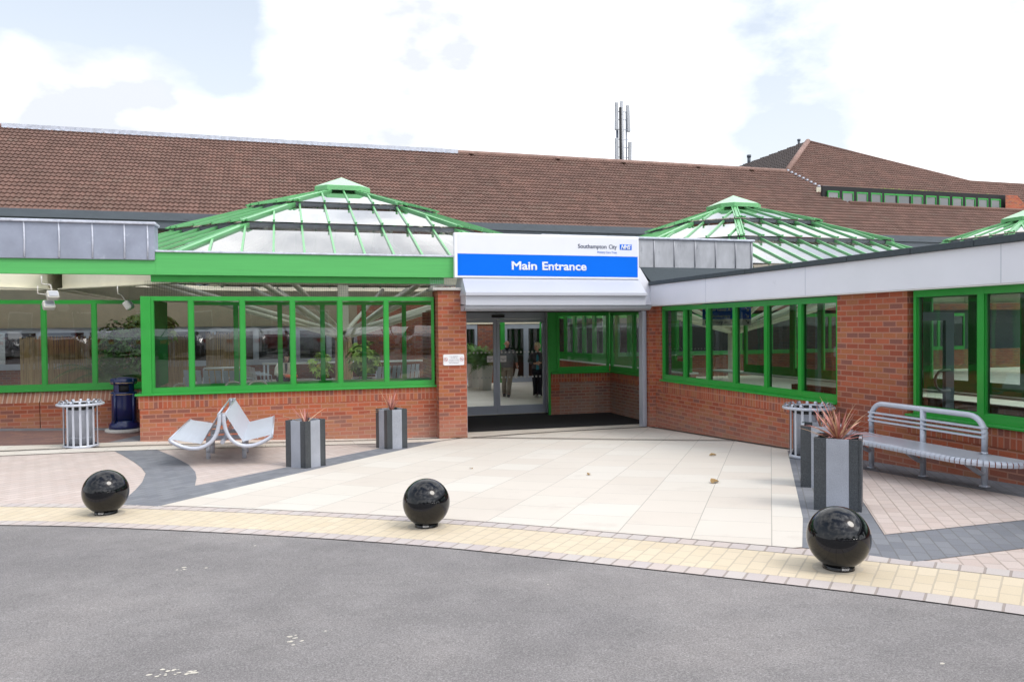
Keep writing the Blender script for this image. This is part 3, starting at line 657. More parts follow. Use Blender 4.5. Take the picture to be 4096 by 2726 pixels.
# sliding doors
t = thing('sliding_doors', 'grey framed glass automatic sliding doors at the back of the porch', 'sliding door', (5, 18, 0))
mb = MB(); mb.box(3.40, 6.24, 18.0, 18.16, 2.335, 2.5); mb.build('header', M_door, t, bevel=.004)
mb = MB(); mb.box(6.245, 6.275, 17.94, 18.14, 0, 2.5); mb.build('white_jamb', M_grey, t)
mb = MB(); mb.box(4.86, 5.17, 17.90, 17.995, 2.375, 2.435); mb.build('sensor', M_black, t, bevel=.012)
def leaf(a, b, y, sticker):
    mb = MB(); s = .075
    sr = .055 if b > 6 else s
    mb.box(a, a + s, y, y + .05, .02, 2.33); mb.box(b - sr, b, y, y + .05, .02, 2.33); mb.box(a + s, b - sr, y, y + .05, 2.255, 2.33); mb.box(a + s, b - sr, y, y + .05, .02, .225)
    d = mb.build('door_leaf', M_door, t, bevel=.003)
    g = MB(); g.face([(a + s, y + .025, .22), (b - sr, y + .025, .22), (b - sr, y + .025, 2.26), (a + s, y + .025, 2.26)]); g.build('pane', M_glassdoor, d)
    g = MB(); k = 0
    for z in (.915, 1.525):
        x = a + s + .05
        while x < b - s - .02:
            g.face([(x + .024 * math.cos(i * math.pi / 7), y + .012, z + .024 * math.sin(i * math.pi / 7)) for i in range(14)]); x += .0985
    g.build('manifestation_dots', M_dot, d)
    g = MB(); g.box(sticker, sticker + .155, y + .008, y + .011, 1.29, 1.445); st = g.build('notice', M_paper, d)
    text('notice_lettering', 'Automatic', sticker + .012, sticker + .143, 1.362, y + .006, .034, M_ink, st); text('notice_lettering', 'door', sticker + .045, sticker + .105, 1.328, y + .006, .034, M_ink, st)
leaf(3.90, 4.992, 18.03, 4.75); leaf(4.998, 6.24, 18.03, 5.085)

# ------------------------------------------------------------------ right wing
t = thing('right_wing', 'single storey brick wing with white fascia and green framed windows on the right', 'building', (8.5, 8, 0))
mb = MB()
mb.box(7.50, 7.74, 2.5, 14.70, -.3, .775, 0); mb.box(7.50, 7.74, 7.80, 9.07, .775, 2.56, 0); mb.box(7.36, 7.58, 14.58, 14.75, -.3, 2.56, 0); mb.box(7.50, 7.74, 14.34, 14.58, .775, 2.56, 0)
mb.box(7.492, 7.74, 9.07, 14.34, .775, 1.0, 1); mb.box(7.492, 7.74, 2.5, 7.80, .775, .985, 1)
mb.build('brick_wall', [M_brick, M_soldier], t)
mb = MB(); mb.box(7.455, 7.75, 9.07, 14.34, 1.0, 1.03); mb.box(7.455, 7.75, 2.5, 7.80, .985, 1.015); mb.build('sill', M_green, t, bevel=.006)
mb = MB(); mb.box(7.53, 7.66, 14.31, 14.345, 1.03, 2.53); mb.build('reveal', M_green, t)
YS_ = [14.32, 13.42, 12.57, 11.69, 10.78, 9.92, 9.075]
for a, b in zip(YS_[:-1], YS_[1:]): window(t, 'Y', 7.52, a, b, 1.03, 2.53, fw_=.085, dep=.09, pane_off=.055, mg=M_glassdim)
YB = [7.74, 6.78, 5.78, 4.78, 3.78, 2.6]
for a, b in zip(YB[:-1], YB[1:]): window(t, 'Y', 7.535, a, b, 1.015, 2.55, fw_=.088, dep=.09, pane_off=.06, mg=M_glassdim)
mb = MB(); mb.box(7.395, 7.45, -3, 14.72, 2.56, 2.985); mb.build('white_fascia', M_white, t, bevel=.004)
mb = MB()
mb.face([(7.40, 14.724, 2.56), (7.40, 14.724, 2.985), (7.10, 14.69, 3.36), (6.97, 14.69, 3.10), (6.99, 14.70, 2.60)][::-1])
mb.face([(7.40, 14.60, 2.57), (7.0, 14.50, 2.60), (6.98, 14.45, 3.10), (7.10, 14.5, 3.36), (7.40, 14.60, 2.985)])
mb.build('fascia_return', M_white, t)
mb = MB()
for yj in (12.4, 9.62, 6.4): mb = MB(); mb.box(7.3935, 7.396, yj, yj + .006, 2.562, 2.984); mb.build('panel_joint', M_grey, t)
mb = MB(); mb.box(7.40, 7.70, -3, 14.60, 2.545, 2.559); mb.build('soffit', M_plasticw, t)
mb = MB()
for i, (a, b) in enumerate([(14.70, 13.5), (13.5, 12.3), (12.3, 11.1), (11.1, 9.9), (9.9, 8.7), (8.7, 7.6), (7.6, 6.7), (6.7, 5.4), (5.4, 4), (4, 2), (2, -3)]):
    mb.box(7.345, 7.55, b + .004, a - .004, 2.985, 3.062 + .0015 * (i % 2))
mb.bar((7.37, 14.70, 3.03), (7.10, 14.60, 3.33), .12, .06, (1, 0, 1)); mb.build('felt_coping', M_felt, t, bevel=.008)
mb = MB(); mb.box(7.46, 11.2, -3, 14.3, 2.94, 3.0)
mb.face([(7.42, 14.55, 3.03), (7.8, 14.1, 3.0), (12, 14.1, 3.0), (12, 14.93, 3.40), (7.10, 14.93, 3.40), (7.13, 14.6, 3.36)]); mb.build('felt_roof', M_felt, t)
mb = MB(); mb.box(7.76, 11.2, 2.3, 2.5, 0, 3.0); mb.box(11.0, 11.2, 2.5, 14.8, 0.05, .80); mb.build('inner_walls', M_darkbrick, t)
mb = MB(); mb.box(7.76, 11.2, 2.5, 14.8, 2.75, 2.79); mb.build('ceiling', M_creamwall, t)
mb = MB(); mb.box(10.85, 11.25, 2.5, 17.9, .93, .97); mb.build('white_ledge', M_plasticw, t)
for k in range(15): window(t, 'Y', 11.05, 2.5 + .95 * k, 2.5 + .95 * (k + 1), .97, 2.75, fw_=.16, mg=M_glassin)

t = thing('walkway_screen', 'low brick wall with white ledge and green framed glazing beyond the porch windows', 'screen', (9.6, 23, 0))
mb = MB(); mb.box(10.2, 10.4, 17.95, 28.2, 0, .86, 0); mb.build('low_wall', M_soldier, t); mb = MB(); mb.box(10.12, 10.48, 17.95, 28.2, .86, .90); mb.build('ledge', M_plasticw, t)
for k in range(11): window(t, 'Y', 10.24, 17.97 + .93 * k, 17.97 + .93 * (k + 1), .90, 2.75, fw_=.24, mg=M_glassin)
t = thing('wing_door', 'grey framed glass door with a curved tube handle inside the right wing', 'door', (8.9, 8.95, .1))
mb = MB(); mb.box(8.35, 8.47, 8.9, 8.96, .1, 2.3); mb.box(9.25, 9.40, 8.9, 8.96, .1, 2.3); mb.box(8.47, 9.25, 8.9, 8.96, 2.18, 2.3); mb.box(8.47, 9.25, 8.9, 8.96, .1, .32); mb.build('frame', M_door, t)
mb = MB(); mb.face([(8.47, 8.93, .3), (9.25, 8.93, .3), (9.25, 8.93, 2.2), (8.47, 8.93, 2.2)]); mb.build('pane', M_glassin, t)
mb = MB(); mb.tube(smooth([(9.30, 8.88, 1.46), (9.15, 8.84, 1.46), (9.03, 8.83, 1.42), (8.98, 8.83, 1.31), (9.03, 8.83, 1.20), (9.15, 8.84, 1.16), (9.30, 8.88, 1.16)], 4), .018, 10); mb.build('handle', M_plasticw, t)

# ------------------------------------------------------------------ left recessed wall
t = thing('left_brick_wall', 'recessed brick wall with sloping brick sill and green framed windows at far left', 'wall', (-6, 16.5, 0))
mb = MB(); mb.box(-14, -4.415, 16.42, 16.64, -.2, .80, 0); mb.box(-4.40, -2.40, 16.42, 16.64, -.2, .80, 0)
for a, b in ((-14, -4.415), (-4.40, -2.40)):
    mb.face([(a, 16.42, .80), (b, 16.42, .80), (b, 16.55, 1.0), (a, 16.55, 1.0)], uvs=[(a, .02), (b, .02), (b, .26), (a, .26)], m=1)
mb.build('brickwork', [M_brick, M_brickbevel], t)
mb = MB(); mb.box(-14, -2.42, 16.47, 16.64, 1.0, 1.04); mb.build('sill', M_green, t, bevel=.004)
xs = [-2.58, -3.48, -4.34, -5.22, -6.1, -6.98, -7.9, -8.8]
for a, b in zip(xs[:-1], xs[1:]): window(t, 'X', 16.50, a, b, 1.04, 2.735, fw_=.075, dep=.08)

# ------------------------------------------------------------------ glazed pyramid rooflights with their steel
def octa(cx, cy, hw, z):
    hf = hw * .585; P = [(-hf, -hw), (hf, -hw), (hw, -hf), (hw, hf), (hf, hw), (-hf, hw), (-hw, hf), (-hw, -hf)]
    return [Vector((cx + p[0], cy + p[1], z)) for p in P]
TIERS = [((5.79, 3.53), (3.84, 4.325)), ((3.93, 4.39), (2.20, 5.04)), ((2.28, 5.10), (.60, 5.66))]
M_upst = paint('grey_upstand', (.13, .14, .155), .6, var=.25)
def rooflight(cx, cy, label):
    t = thing('rooflight', label, 'rooflight', (cx, cy, 3.5), group='glazed pyramid rooflights')
    gl = MB(); bars = MB(); fl = MB(); hips = MB()
    for ti, ((hb, zb), (ht, zt)) in enumerate(TIERS):
        B, T = octa(cx, cy, hb, zb), octa(cx, cy, ht, zt)
        for k in range(8):
            b0, b1, t0, t1 = B[k], B[(k + 1) % 8], T[k], T[(k + 1) % 8]
            gl.face([b0, b1, t1, t0], m=0 if ti == 0 else 1)
            nrm = (b1 - b0).cross(t0 - b0).normalized(); mid = (b0 + b1) / 2; tm = (t0 + t1) / 2; e = (b1 - b0).normalized(); wb = (b1 - b0).length / 2; wt = (t1 - t0).length / 2
            sp = .563; n = int(wb / sp); ss = [(j) * sp for j in range(-n, n + 1)] if k % 2 == 0 else [(j + .5) * sp for j in range(-n - 1, n + 1)]
            for s_ in ss:
                if abs(s_) > wb - .06: continue
                f = 1.0 if abs(s_) <= wt else (wb - abs(s_)) / (wb - wt)
                p0 = mid + e * s_; p1 = p0 + (tm - mid) * f
                d = (p1 - p0).normalized()
                bars.bar(p0 - d * .05, p1, .040, .034, nrm)
                bars.bar(p0 - d * .05 + nrm * .034, p0 - d * .02 + nrm * .034, .052, .02, nrm)
            hips.bar(b0 - (t0 - b0).normalized() * .06  , t0, .075, .035, (nrm + Vector((0, 0, 1))).normalized()); 
            q0 = b0 + e * .075; hips.bar(q0, q0 + (t0 - b0) * .985, .035, .05, nrm); q1 = b1 - e * .075; hips.bar(q1, q1 + (t1 - b1) * .985, .035, .05, nrm)
            # black upstand closing the step above this tier
            if ti < 2:
                nb_ = octa(cx, cy, ht + .02, zt - .02); nt_ = octa(cx, cy, ht + .02, TIERS[ti + 1][0][1] - .015)
                fl.face([nb_[k], nb_[(k + 1) % 8], nt_[(k + 1) % 8], nt_[k]])
        if ti < 2:
            pass
    gl.build('glazing', [M_roofglass, M_roofglassT], t); bars.build('glazing_bars', M_greenL, t); hips.build('hip_bars', M_greenL, t); fl.build('upstand', M_upst, t)
    cp = MB(); A = octa(cx, cy, .70, 5.68); Bq = octa(cx, cy, .70, 5.80)
    for k in range(8):
        cp.face([A[k], A[(k + 1) % 8], Bq[(k + 1) % 8], Bq[k]], m=0); cp.face([Bq[k], Bq[(k + 1) % 8], Vector((cx, cy, 6.13))], m=1)
    cp.face(A[::-1], m=0); cp.build('cap', [M_greenL, M_greenCap], t)
    nk = MB(); a_, b_ = octa(cx, cy, .58, 5.55), octa(cx, cy, .58, 5.70)
    for k in range(8): nk.face([a_[k], a_[(k + 1) % 8], b_[(k + 1) % 8], b_[k]])
    nk.build('neck', M_black, t)
    # flat roof round it, as a plate with an eight sided hole
    rp = MB(); h = 5.915; O = octa(cx, cy, 5.79, 3.5); y0, y1 = 14.98, 26.75
    for z, fm in ((3.5, 0), (3.42, 1)):
        c_ = [Vector((cx - h, y0, z)), Vector((cx + h, y0, z)), Vector((cx + h, y1, z)), Vector((cx - h, y1, z))]; o_ = [Vector((p.x, p.y, z)) for p in O]
        for q in ([c_[0], c_[1], o_[1], o_[0]], [c_[1], c_[2], o_[3], o_[2]], [c_[2], c_[3], o_[5], o_[4]], [c_[3], c_[0], o_[7], o_[6]]):
            rp.face(q, m=fm if len(q) == 4 else 2)
    rp.build('flat_roof', [M_felt, M_creamwall, M_glassin], t)
    rg = MB(); a_ = octa(cx, cy, 5.76, 0)
    for k in range(8):
        p, q = a_[k], a_[(k + 1) % 8]
        rg.bar((p.x, p.y, 2.98), (q.x, q.y, 2.98), .22, .018); rg.bar((p.x, p.y, 3.0), (q.x, q.y, 3.0), .05, .40)
    rg.build('ring_beam', M_beam, t)
    return t
for cx, lab in ((-10.28, 'far left rooflight bay showing only its cream ring beam under the canopy'), (1.55, 'stepped glass pyramid rooflight with green bars left of the entrance sign'), (13.38, 'stepped glass pyramid rooflight with green bars right of the entrance sign'), (25.21, 'glass pyramid rooflight cut off by the right edge of the photo')):
    rooflight(cx, 20.8, lab)
# columns with branching struts
def column(cx, cy, label, wrap):
    t = thing('branching_column', label, 'column', (cx, cy, 0), group='columns under the rooflights')
    mb = MB(); mb.box(cx - .13, cx + .13, cy - .13, cy + .13, 0, 3.4); mb.build('post', M_beam, t)
    for k in range(8):
        a = math.pi / 4 * k + math.pi / 8; st = MB()
        for s_ in (-1, 1):
            b = a + s_ * .075; st.tube([(cx + .1 * math.cos(a), cy + .1 * math.sin(a), 1.98 + .06 * s_), (cx + 5.4 * math.cos(b), cy + 5.4 * math.sin(b), 3.42)], .060, 12)
        st.build('strut_pair', M_beam, t)
    if wrap:
        mb = MB()
        for i in range(24):
            a = 2 * math.pi * i / 24; mb.tube([(cx + .2 * math.cos(a), cy + .2 * math.sin(a), 0), (cx + .2 * math.cos(a), cy + .2 * math.sin(a), 1.92)], .027, 6)
        mb.build('reed_wrap', M_reed, t)
    return t
column(1.55, 20.8, 'cream steel column with branching struts wrapped in reed behind the shelter windows', True)
column(13.38, 20.8, 'cream steel column with branching struts under the right rooflight', False)

# ------------------------------------------------------------------ main building behind with the long tiled roof
CS, SN = math.cos(math.atan(.689)), math.sin(math.atan(.689))
def tiled(name, org, ud, vd, poly, m, parent, per=.165, gauge=.29, ns=6):
    """interlocking roll tiles as real relief, clipped to a convex outline given in (u,v)"""
    org, ud, vd = Vector(org), Vector(ud), Vector(vd); nn = ud.cross(vd).normalized()
    if nn.z < 0: nn = -nn
    u0_, u1_ = min(p[0] for p in poly), max(p[0] for p in poly); v0_, v1_ = min(p[1] for p in poly), max(p[1] for p in poly)
    us = [math.floor(u0_ / per) * per + i * per / ns for i in range(int((u1_ - u0_) / per * ns) + 2 * ns)]
    hs = [.040 * (.5 + .5 * math.cos(2 * math.pi * (u / per))) ** 1.0 for u in us]
    V, F, UV = [], [], []
    j0 = math.floor(v0_ / gauge)
    for j in range(j0, int(math.ceil(v1_ / gauge))):
        va, vb = j * gauge, (j + 1) * gauge; base = len(V)
        for i, u in enumerate(us):
            jit = .004 * math.sin(i * .61 + j * 2.3)
            P = org + ud * u
            V.append(P + vd * (va + jit) + nn * (hs[i] - .012)); V.append(P + vd * (va + jit) + nn * (hs[i] + .036)); V.append(P + vd * vb + nn * (hs[i] - .004))
        for i in range(len(us) - 1):
            a = base + 3 * i; b = a + 3
            tu, tv = (us[i] + per * .5) / (per * 2), j + .5
            F.append((a, b, b + 1, a + 1)); UV += [(tu, tv)] * 4
            F.append((a + 1, b + 1, b + 2, a + 2)); UV += [(tu, tv)] * 4
    me = bpy.data.meshes.new(name); me.from_pydata([v[:] for v in V], [], F); ul = me.uv_layers.new(name='UVMap')
    ul.data.foreach_set('uv', [c for q in UV for c in q]); me.materials.append(m)
    bm = bmesh.new(); bm.from_mesh(me)
    cx_, cy_ = sum(p[0] for p in poly) / len(poly), sum(p[1] for p in poly) / len(poly)
    for i in range(len(poly)):
        a, b = poly[i], poly[(i + 1) % len(poly)]; e = (b[0] - a[0], b[1] - a[1]); nv_ = (e[1], -e[0])
        if (cx_ - a[0]) * nv_[0] + (cy_ - a[1]) * nv_[1] > 0: nv_ = (-nv_[0], -nv_[1])
        bmesh.ops.bisect_plane(bm, geom=bm.verts[:] + bm.edges[:] + bm.faces[:], plane_co=org + ud * a[0] + vd * a[1], plane_no=(ud * nv_[0] + vd * nv_[1]).normalized(), clear_outer=True)
    bm.to_mesh(me); bm.free()
    o = bpy.data.objects.new(name, me); COL.objects.link(o); o.parent = parent; o.matrix_parent_inverse = parent.matrix_world.inverted(); return o
def PP(u, v, off=0): return Vector((u, 28 + v * CS - off * SN, 6.0 + v * SN + off * CS))
t = thing('main_building', 'long brick hospital block with a brown tiled roof filling the background', 'building', (10, 30, 0))
UD, VD, O0 = (1, 0, 0), (0, CS, SN), (0, 28, 6.0)
tiled('roof', O0, UD, VD, [(-27, 0), (26.1, 0), (26.1, 3.34), (25.58, 4.92), (24.83, 6.97), (-27, 6.97)], M_tile, t)
tiled('roof', O0, UD, VD, [(26.1, 0), (55, 0), (55, 3.34), (26.1, 3.34)], M_tile, t)
mb = MB()
mb.tube([PP(-27, 6.97, .0), PP(24.9, 6.97, .0)], .12, 10); mb.build('ridge_tiles', M_ridge, t)
mb = MB()
mb.box(-10.1, 7.6, 33.55, 33.9, 9.88, 10.05)
for k in range(60): x = -10 + k * .293; mb.bar(PP(x, 6.74, .05), PP(x + .05, 6.98, .04), .17, .02, (0, -SN, CS))
mb.build('lead_ridge', M_leadwhite, t)
mb = MB(); mb.box(-27, 55, 27.80, 27.95, 5.78, 6.02); mb.box(-27, 55, 27.95, 28.25, 5.80, 6.06); mb.box(-27, 55, 27.86, 27.95, 5.52, 5.765); mb.box(-27, 55, 27.95, 28.6, 5.5, 5.55); mb.build('gutter_fascia', M_gutter, t)
for x in (-7.3, -4.2, -1.1): pass
mb = MB(); mb.box(-27, 55, 28.40, 28.65, 2.75, 5.6, 0); mb.box(-27, -9, 28.40, 28.65, 0, 2.75, 0); mb.box(2.6, 6.0, 28.40, 28.65, 0, 2.75, 0); mb.box(7.12, 8.0, 28.40, 28.65, 0, 2.75, 0); mb.box(9.6, 55, 28.40, 28.65, 0, .9, 0); mb.box(-9, 2.6, 28.40, 28.65, 0, .9, 0)
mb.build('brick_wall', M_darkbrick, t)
mb = MB(); mb.box(-9, 2.6, 28.30, 28.39, 2.25, 5.5); mb.build('dimmed_cream_panels', paint('dimmed_cream_render', (.27, .24, .18), .85, var=.1), t)  # cream wall coloured darker to stand for the dark reflection in the panes
mb = MB(); mb.box(-27, 40, 26.9, 27.0, 3.05, 3.95); mb.build('cream_panels', M_creamwall, t)
# grey framed windows and doors of the back wall
xs = [-9, -7.6, -6.2, -4.9, -3.6, -2.3, -.9, .5, 1.6, 2.6]
for a, b in zip(xs[:-1], xs[1:]): window(t, 'X', 28.36, a, b, .9, 2.25, fw_=.16, mf=M_door, mg=M_fargl)
mb = MB(); mb.box(6.0, 9.6, 28.36, 28.5, 2.26, 2.75); mb.build('door_header', M_creamwall, t)
mb = MB(); mb.box(8.0, 8.18, 28.34, 28.5, 0, 2.75); mb.build('green_post', M_green, t)
for a, b in ((6.0, 7.1), (8.19, 9.05), (9.05, 9.8)): window(t, 'X', 28.38, a, b, .02, 2.26, fw_=.18, mf=M_door, mg=M_fargl, name='glazed_door')
mb = MB(); mb.box(6.0, 14, 30.5, 30.6, 0, 2.8); mb.box(-9, 2.6, 29.8, 29.9, 0, 2.8); mb.build('inner_back_wall', M_gutter, t)  # dark colour puts the gloom of the rooms behind into the wall
# small pale ridge vents
for x in (8.2, 12.3, 15.6, 19.6, 22.6): 
    mb = MB(); mb.lathe([(.13, 0), (.12, .06), (.04, .10)], PP(x, 6.72, .05), 10); mb.build('roof_vent', M_ridge, t)

# higher hipped roof with the dormer strip
for k in range(14): window(t, 'X', 28.38, 9.6 + 1.5 * k, 11.1 + 1.5 * k, .9, 2.6, fw_=.14, mf=M_green, mg=M_fargl)
mb = MB(); mb.box(9.6, 55, 30.0, 30.1, 0, 2.8); mb.build('inner_back_wall', M_gutter, t)  # interior darkness painted in as a dark wall colour
t = thing('upper_roof', 'higher hipped tile roof with a strip of green framed windows at right', 'building', (32, 34, 6))
tiled('roof', O0, UD, VD, [(25.58, 4.92), (37.04, 4.92), (37.04, 6.8), (36.75, 6.97), (29.14, 11.73), (24.83, 6.97)], M_tile, t)
tiled('roof', O0, UD, VD, [(37.9, 3.34), (55, 3.34), (55, 6.97), (37.04, 6.97), (37.04, 4.92)], M_tile, t)
AP = PP(29.14, 11.73); VV = PP(24.83, 6.97)
QQ = Vector((24.6, 46.2, 10.9))
ud = (VV - QQ); ud.normalize(); nrm_ = (VV - AP).cross(QQ - AP).normalized(); 
vdl = nrm_.cross(ud); 
if vdl.z < 0: vdl = -vdl
def uvof(p): d = Vector(p) - QQ; return (d.dot(ud), d.dot(vdl))
tiled('roof', QQ, ud, vdl, [uvof(QQ), uvof(VV), uvof(AP)], M_tile, t)
mb = MB(); mb.tube([VV, AP], .15, 10); mb.build('hip_tiles', M_ridge, t)
mb = MB(); mb.tube([AP, PP(36.75, 6.97), PP(55, 6.97)], .09, 8); mb.build('ridge_tiles', M_tile, t)
mb = MB()
for i in range(9):
    f = i / 9; p = PP(24.83 + (25.6 - 24.83) * f, 6.97 - 2.05 * f, .05); mb.box(p.x - .05, p.x + .06, p.y - .1, p.y, p.z - .03, p.z + .05)
p = PP(25.6, 4.85, .05); mb.box(p.x - .15, p.x + .25, p.y - .2, p.y, p.z - .05, p.z + .12)
p = PP(37.0, 4.85, .05); mb.box(p.x - .15, p.x + .25, p.y - .2, p.y, p.z - .05, p.z + .12); mb.build('lead_flashing', M_leadwhite, t)
# dormer: fascia above, windows behind the cut, brick cheek at the end
a, b = PP(25.45, 4.92), PP(37.1, 4.92)
mb = MB(); mb.box(a.x, b.x, a.y - .45, a.y + .1, a.z - .34, a.z + .02); mb.build('dormer_gutter', M_gutter, t, bevel=.02)
M_gutbrown = paint('brown_gutter', (.06, .045, .04), .6, var=.2); t.children[-1].data.materials[0] = M_gutbrown
mb = MB(); q = PP(26.1, 3.34, .05); mb.tube([q, PP(55, 3.34, .05)], .09, 8); mb.build('ridge_tiles', M_tile, t)
zb, zt = 7.85, 8.50; yw = 31.15
n = 13; x0_, x1_ = 25.2, 36.1
for k in range(n):
    a = x0_ + (x1_ - x0_) * k / n; b = x0_ + (x1_ - x0_) * (k + 1) / n
    window(t, 'X', yw, a + (.04 if not 4 <= k <= 5 else 0), b - (.14 if not 4 <= k <= 5 else 0), zb - .1, zt + .06, fw_=.08, dep=.08, mg=M_dorm)
mb = MB(); mb.box(25, 37.3, yw + .1, yw + .2, 7.4, 8.8)
for k in range(n): b = x0_ + (x1_ - x0_) * (k + 1) / n; mb.box(b - .13, b + .03, yw + .01, yw + .1, 7.6, 8.6)
mb.build('dark_posts', M_black, t)
mb = MB(); mb.box(25, 36.1, yw + .5, yw + .55, 7.4, 8.8); mb.build('room_wall', M_creamwall, t)
mb = MB(); mb.prism([(36.1, 30.85), (38.2, 30.85), (38.2, 32.1), (36.1, 32.1)], 7.4, 8.0); mb.face([(36.1, 31.0, 7.9), (37.9, 31.0, 7.9), (36.9, 31.0, 8.75), (36.1, 31.0, 8.75)]); mb.build('brick_cheek', M_brick, t)
mb = MB(); p = (AP * .945 + QQ * .055); mb.tube([p + Vector((0, 0, -.1)), p + Vector((0, 0, .22))], .07, 8); mb.tube([p + Vector((0, 0, .22)), p + Vector((0, 0, .32))], .095, 8); mb.build('vent_pipe', M_gutter, t)
mb = MB(); p = (AP * .62 + QQ * .38); mb.tube([p + Vector((0, 0, -.1)), p + Vector((0, 0, .35))], .10, 8); mb.tube([p + Vector((0, 0, .35)), p + Vector((0, 0, .5))], .13, 8); mb.build('vent_pipe', M_gutter, t)
# weeds in the dormer gutter
mb = MB()
for i in range(500):
    x = random.choice([random.gauss(29.5, .35), random.gauss(31.4, .3), random.gauss(33, .8), random.uniform(27, 36)]); p = Vector((x, a_.y if False else 31.75 + random.uniform(-.1, .1), 8.80)); d = Vector((random.uniform(-1, 1), random.uniform(-.6, .3), random.uniform(.4, 1.4))) * .11
    s_ = Vector((random.uniform(-1, 1), 0, random.uniform(-.3, .3))) * .035; mb.face([p, p + s_ + d * .5, p + d, p - s_ + d * .5])
o = mb.build('gutter_weeds', M_leafb); tag(o, 'low green weeds growing in the gutter above the dormer windows', 'weeds'); o['kind'] = 'stuff'

# ------------------------------------------------------------------ antenna mast
M_mast = paint('mast_white', (.42, .44, .47), .5); M_mastd = paint('mast_steel', (.16, .19, .24), .5)
t = thing('antenna_mast', 'mobile phone antenna mast rising behind the tiled roof ridge', 'antenna', (16.7, 36, 9))
mb = MB(); k = 36 / 34; X = lambda u: 15.33 + (u - 2455) * .0131 * k + .93
def col_(u, z0, z1, r, m, dy=0, nm='pole', n=10): 
    q = MB(); q.tube([(X(u), 36 + dy, z0), (X(u), 36 + dy, z1)], r, n); return q.build(nm, m, t)
col_(2486, 8.5, 13.55, .088, M_mast); col_(2496, 8.5, 13.4, .055, M_mast, .2); col_(2471, 8.5, 13.1, .062, M_mastd, .1); col_(2476.5, 8.5, 13.2, .065, M_black, -.12, 'cable_run'); col_(2504, 8.5, 13.05, .032, M_mastd)
for u, z0, z1, dx in ((2461, 12.05, 13.45, .02), (2510, 12.0, 13.35, -.06), (2460, 10.1, 11.65, .03), (2513, 9.95, 11.5, .03)):
    q = MB(); q.M = Matrix.Translation((X(u), 35.9, z0)) @ Matrix.Rotation(dx * .6, 4, 'Y'); q.box(-.085, .085, -.06, .06, 0, z1 - z0); q.build('antenna_panel', M_mast, t, bevel=.03)
q = MB()
for z in (10.2, 10.7, 11.2, 11.6, 12.1, 12.6, 13.0): q.box(X(2458), X(2512), 35.97, 36.0, z, z + .03)
q.build('brackets', M_grey, t)
q = MB(); q.box(X(2462), X(2480), 35.9, 36.1, 9.6, 10.15); q.build('equipment_box', M_grey, t)

# ------------------------------------------------------------------ ball bollards
M_bed = paint('mortar_smear', (.50, .44, .35), .9, var=.12, sc=20)
def bollard(x, y, label, rz=0):
    t = thing('ball_bollard', label, 'bollard', (x, y, gz(x, y)), rz, group='black ball bollards along the kerb')
    mb = MB(); prof = []
    for i in range(33):
        a = math.radians(-62 + (90 + 62) * i / 32); prof.append((.203 * math.cos(a) if i < 32 else .0008, .216 + .203 * math.sin(a)))
    mb.lathe([(.098, -.02), (.100, .0), (.101, .032), (.093, .040)] + prof, n=56); local(mb.build('ball', M_gloss, t)); mb.v
    mb = MB(); mb.lathe([(.165, .0045), (.14, .0075), (.102, .010)], n=32, cap=False); local(mb.build('mortar_bed', M_bed, t))
    mb = MB(); R0 = .1018
    a0, a1 = math.radians(-122), math.radians(-86)
    for i in range(6):
        p, q = a0 + (a1 - a0) * i / 6, a0 + (a1 - a0) * (i + 1) / 6
        mb.face([(R0 * math.cos(p), R0 * math.sin(p), .018), (R0 * math.cos(q), R0 * math.sin(q), .018), (R0 * math.cos(q), R0 * math.sin(q), .040), (R0 * math.cos(p), R0 * math.sin(p), .040)])
    pl = local(mb.build('name_plate', M_black, t))
    me = text_mb('BROXAP', .02, .0006, ext=.0003); xs = [v.co.x for v in me.vertices]; a, b = min(xs), max(xs)
    for v in me.vertices:
        an = a0 + (a1 - a0) * (.12 + .76 * (v.co.x - a) / (b - a)); rr = R0 + .0008 + v.co.z; v.co = (rr * math.cos(an), rr * math.sin(an), .022 + v.co.y)
    me.materials.clear(); me.materials.append(M_paper); o = bpy.data.objects.new('plate_lettering', me); COL.objects.link(o); o.parent = pl
    return t
bollard(-1.62, 8.02, 'glossy black ball bollard at left in front of the curved charcoal paving')
bollard(1.17, 6.55, 'glossy black ball bollard in the middle in front of the pale slabs')
bollard(3.53, 4.26, 'large looking glossy black ball bollard nearest the camera at right')

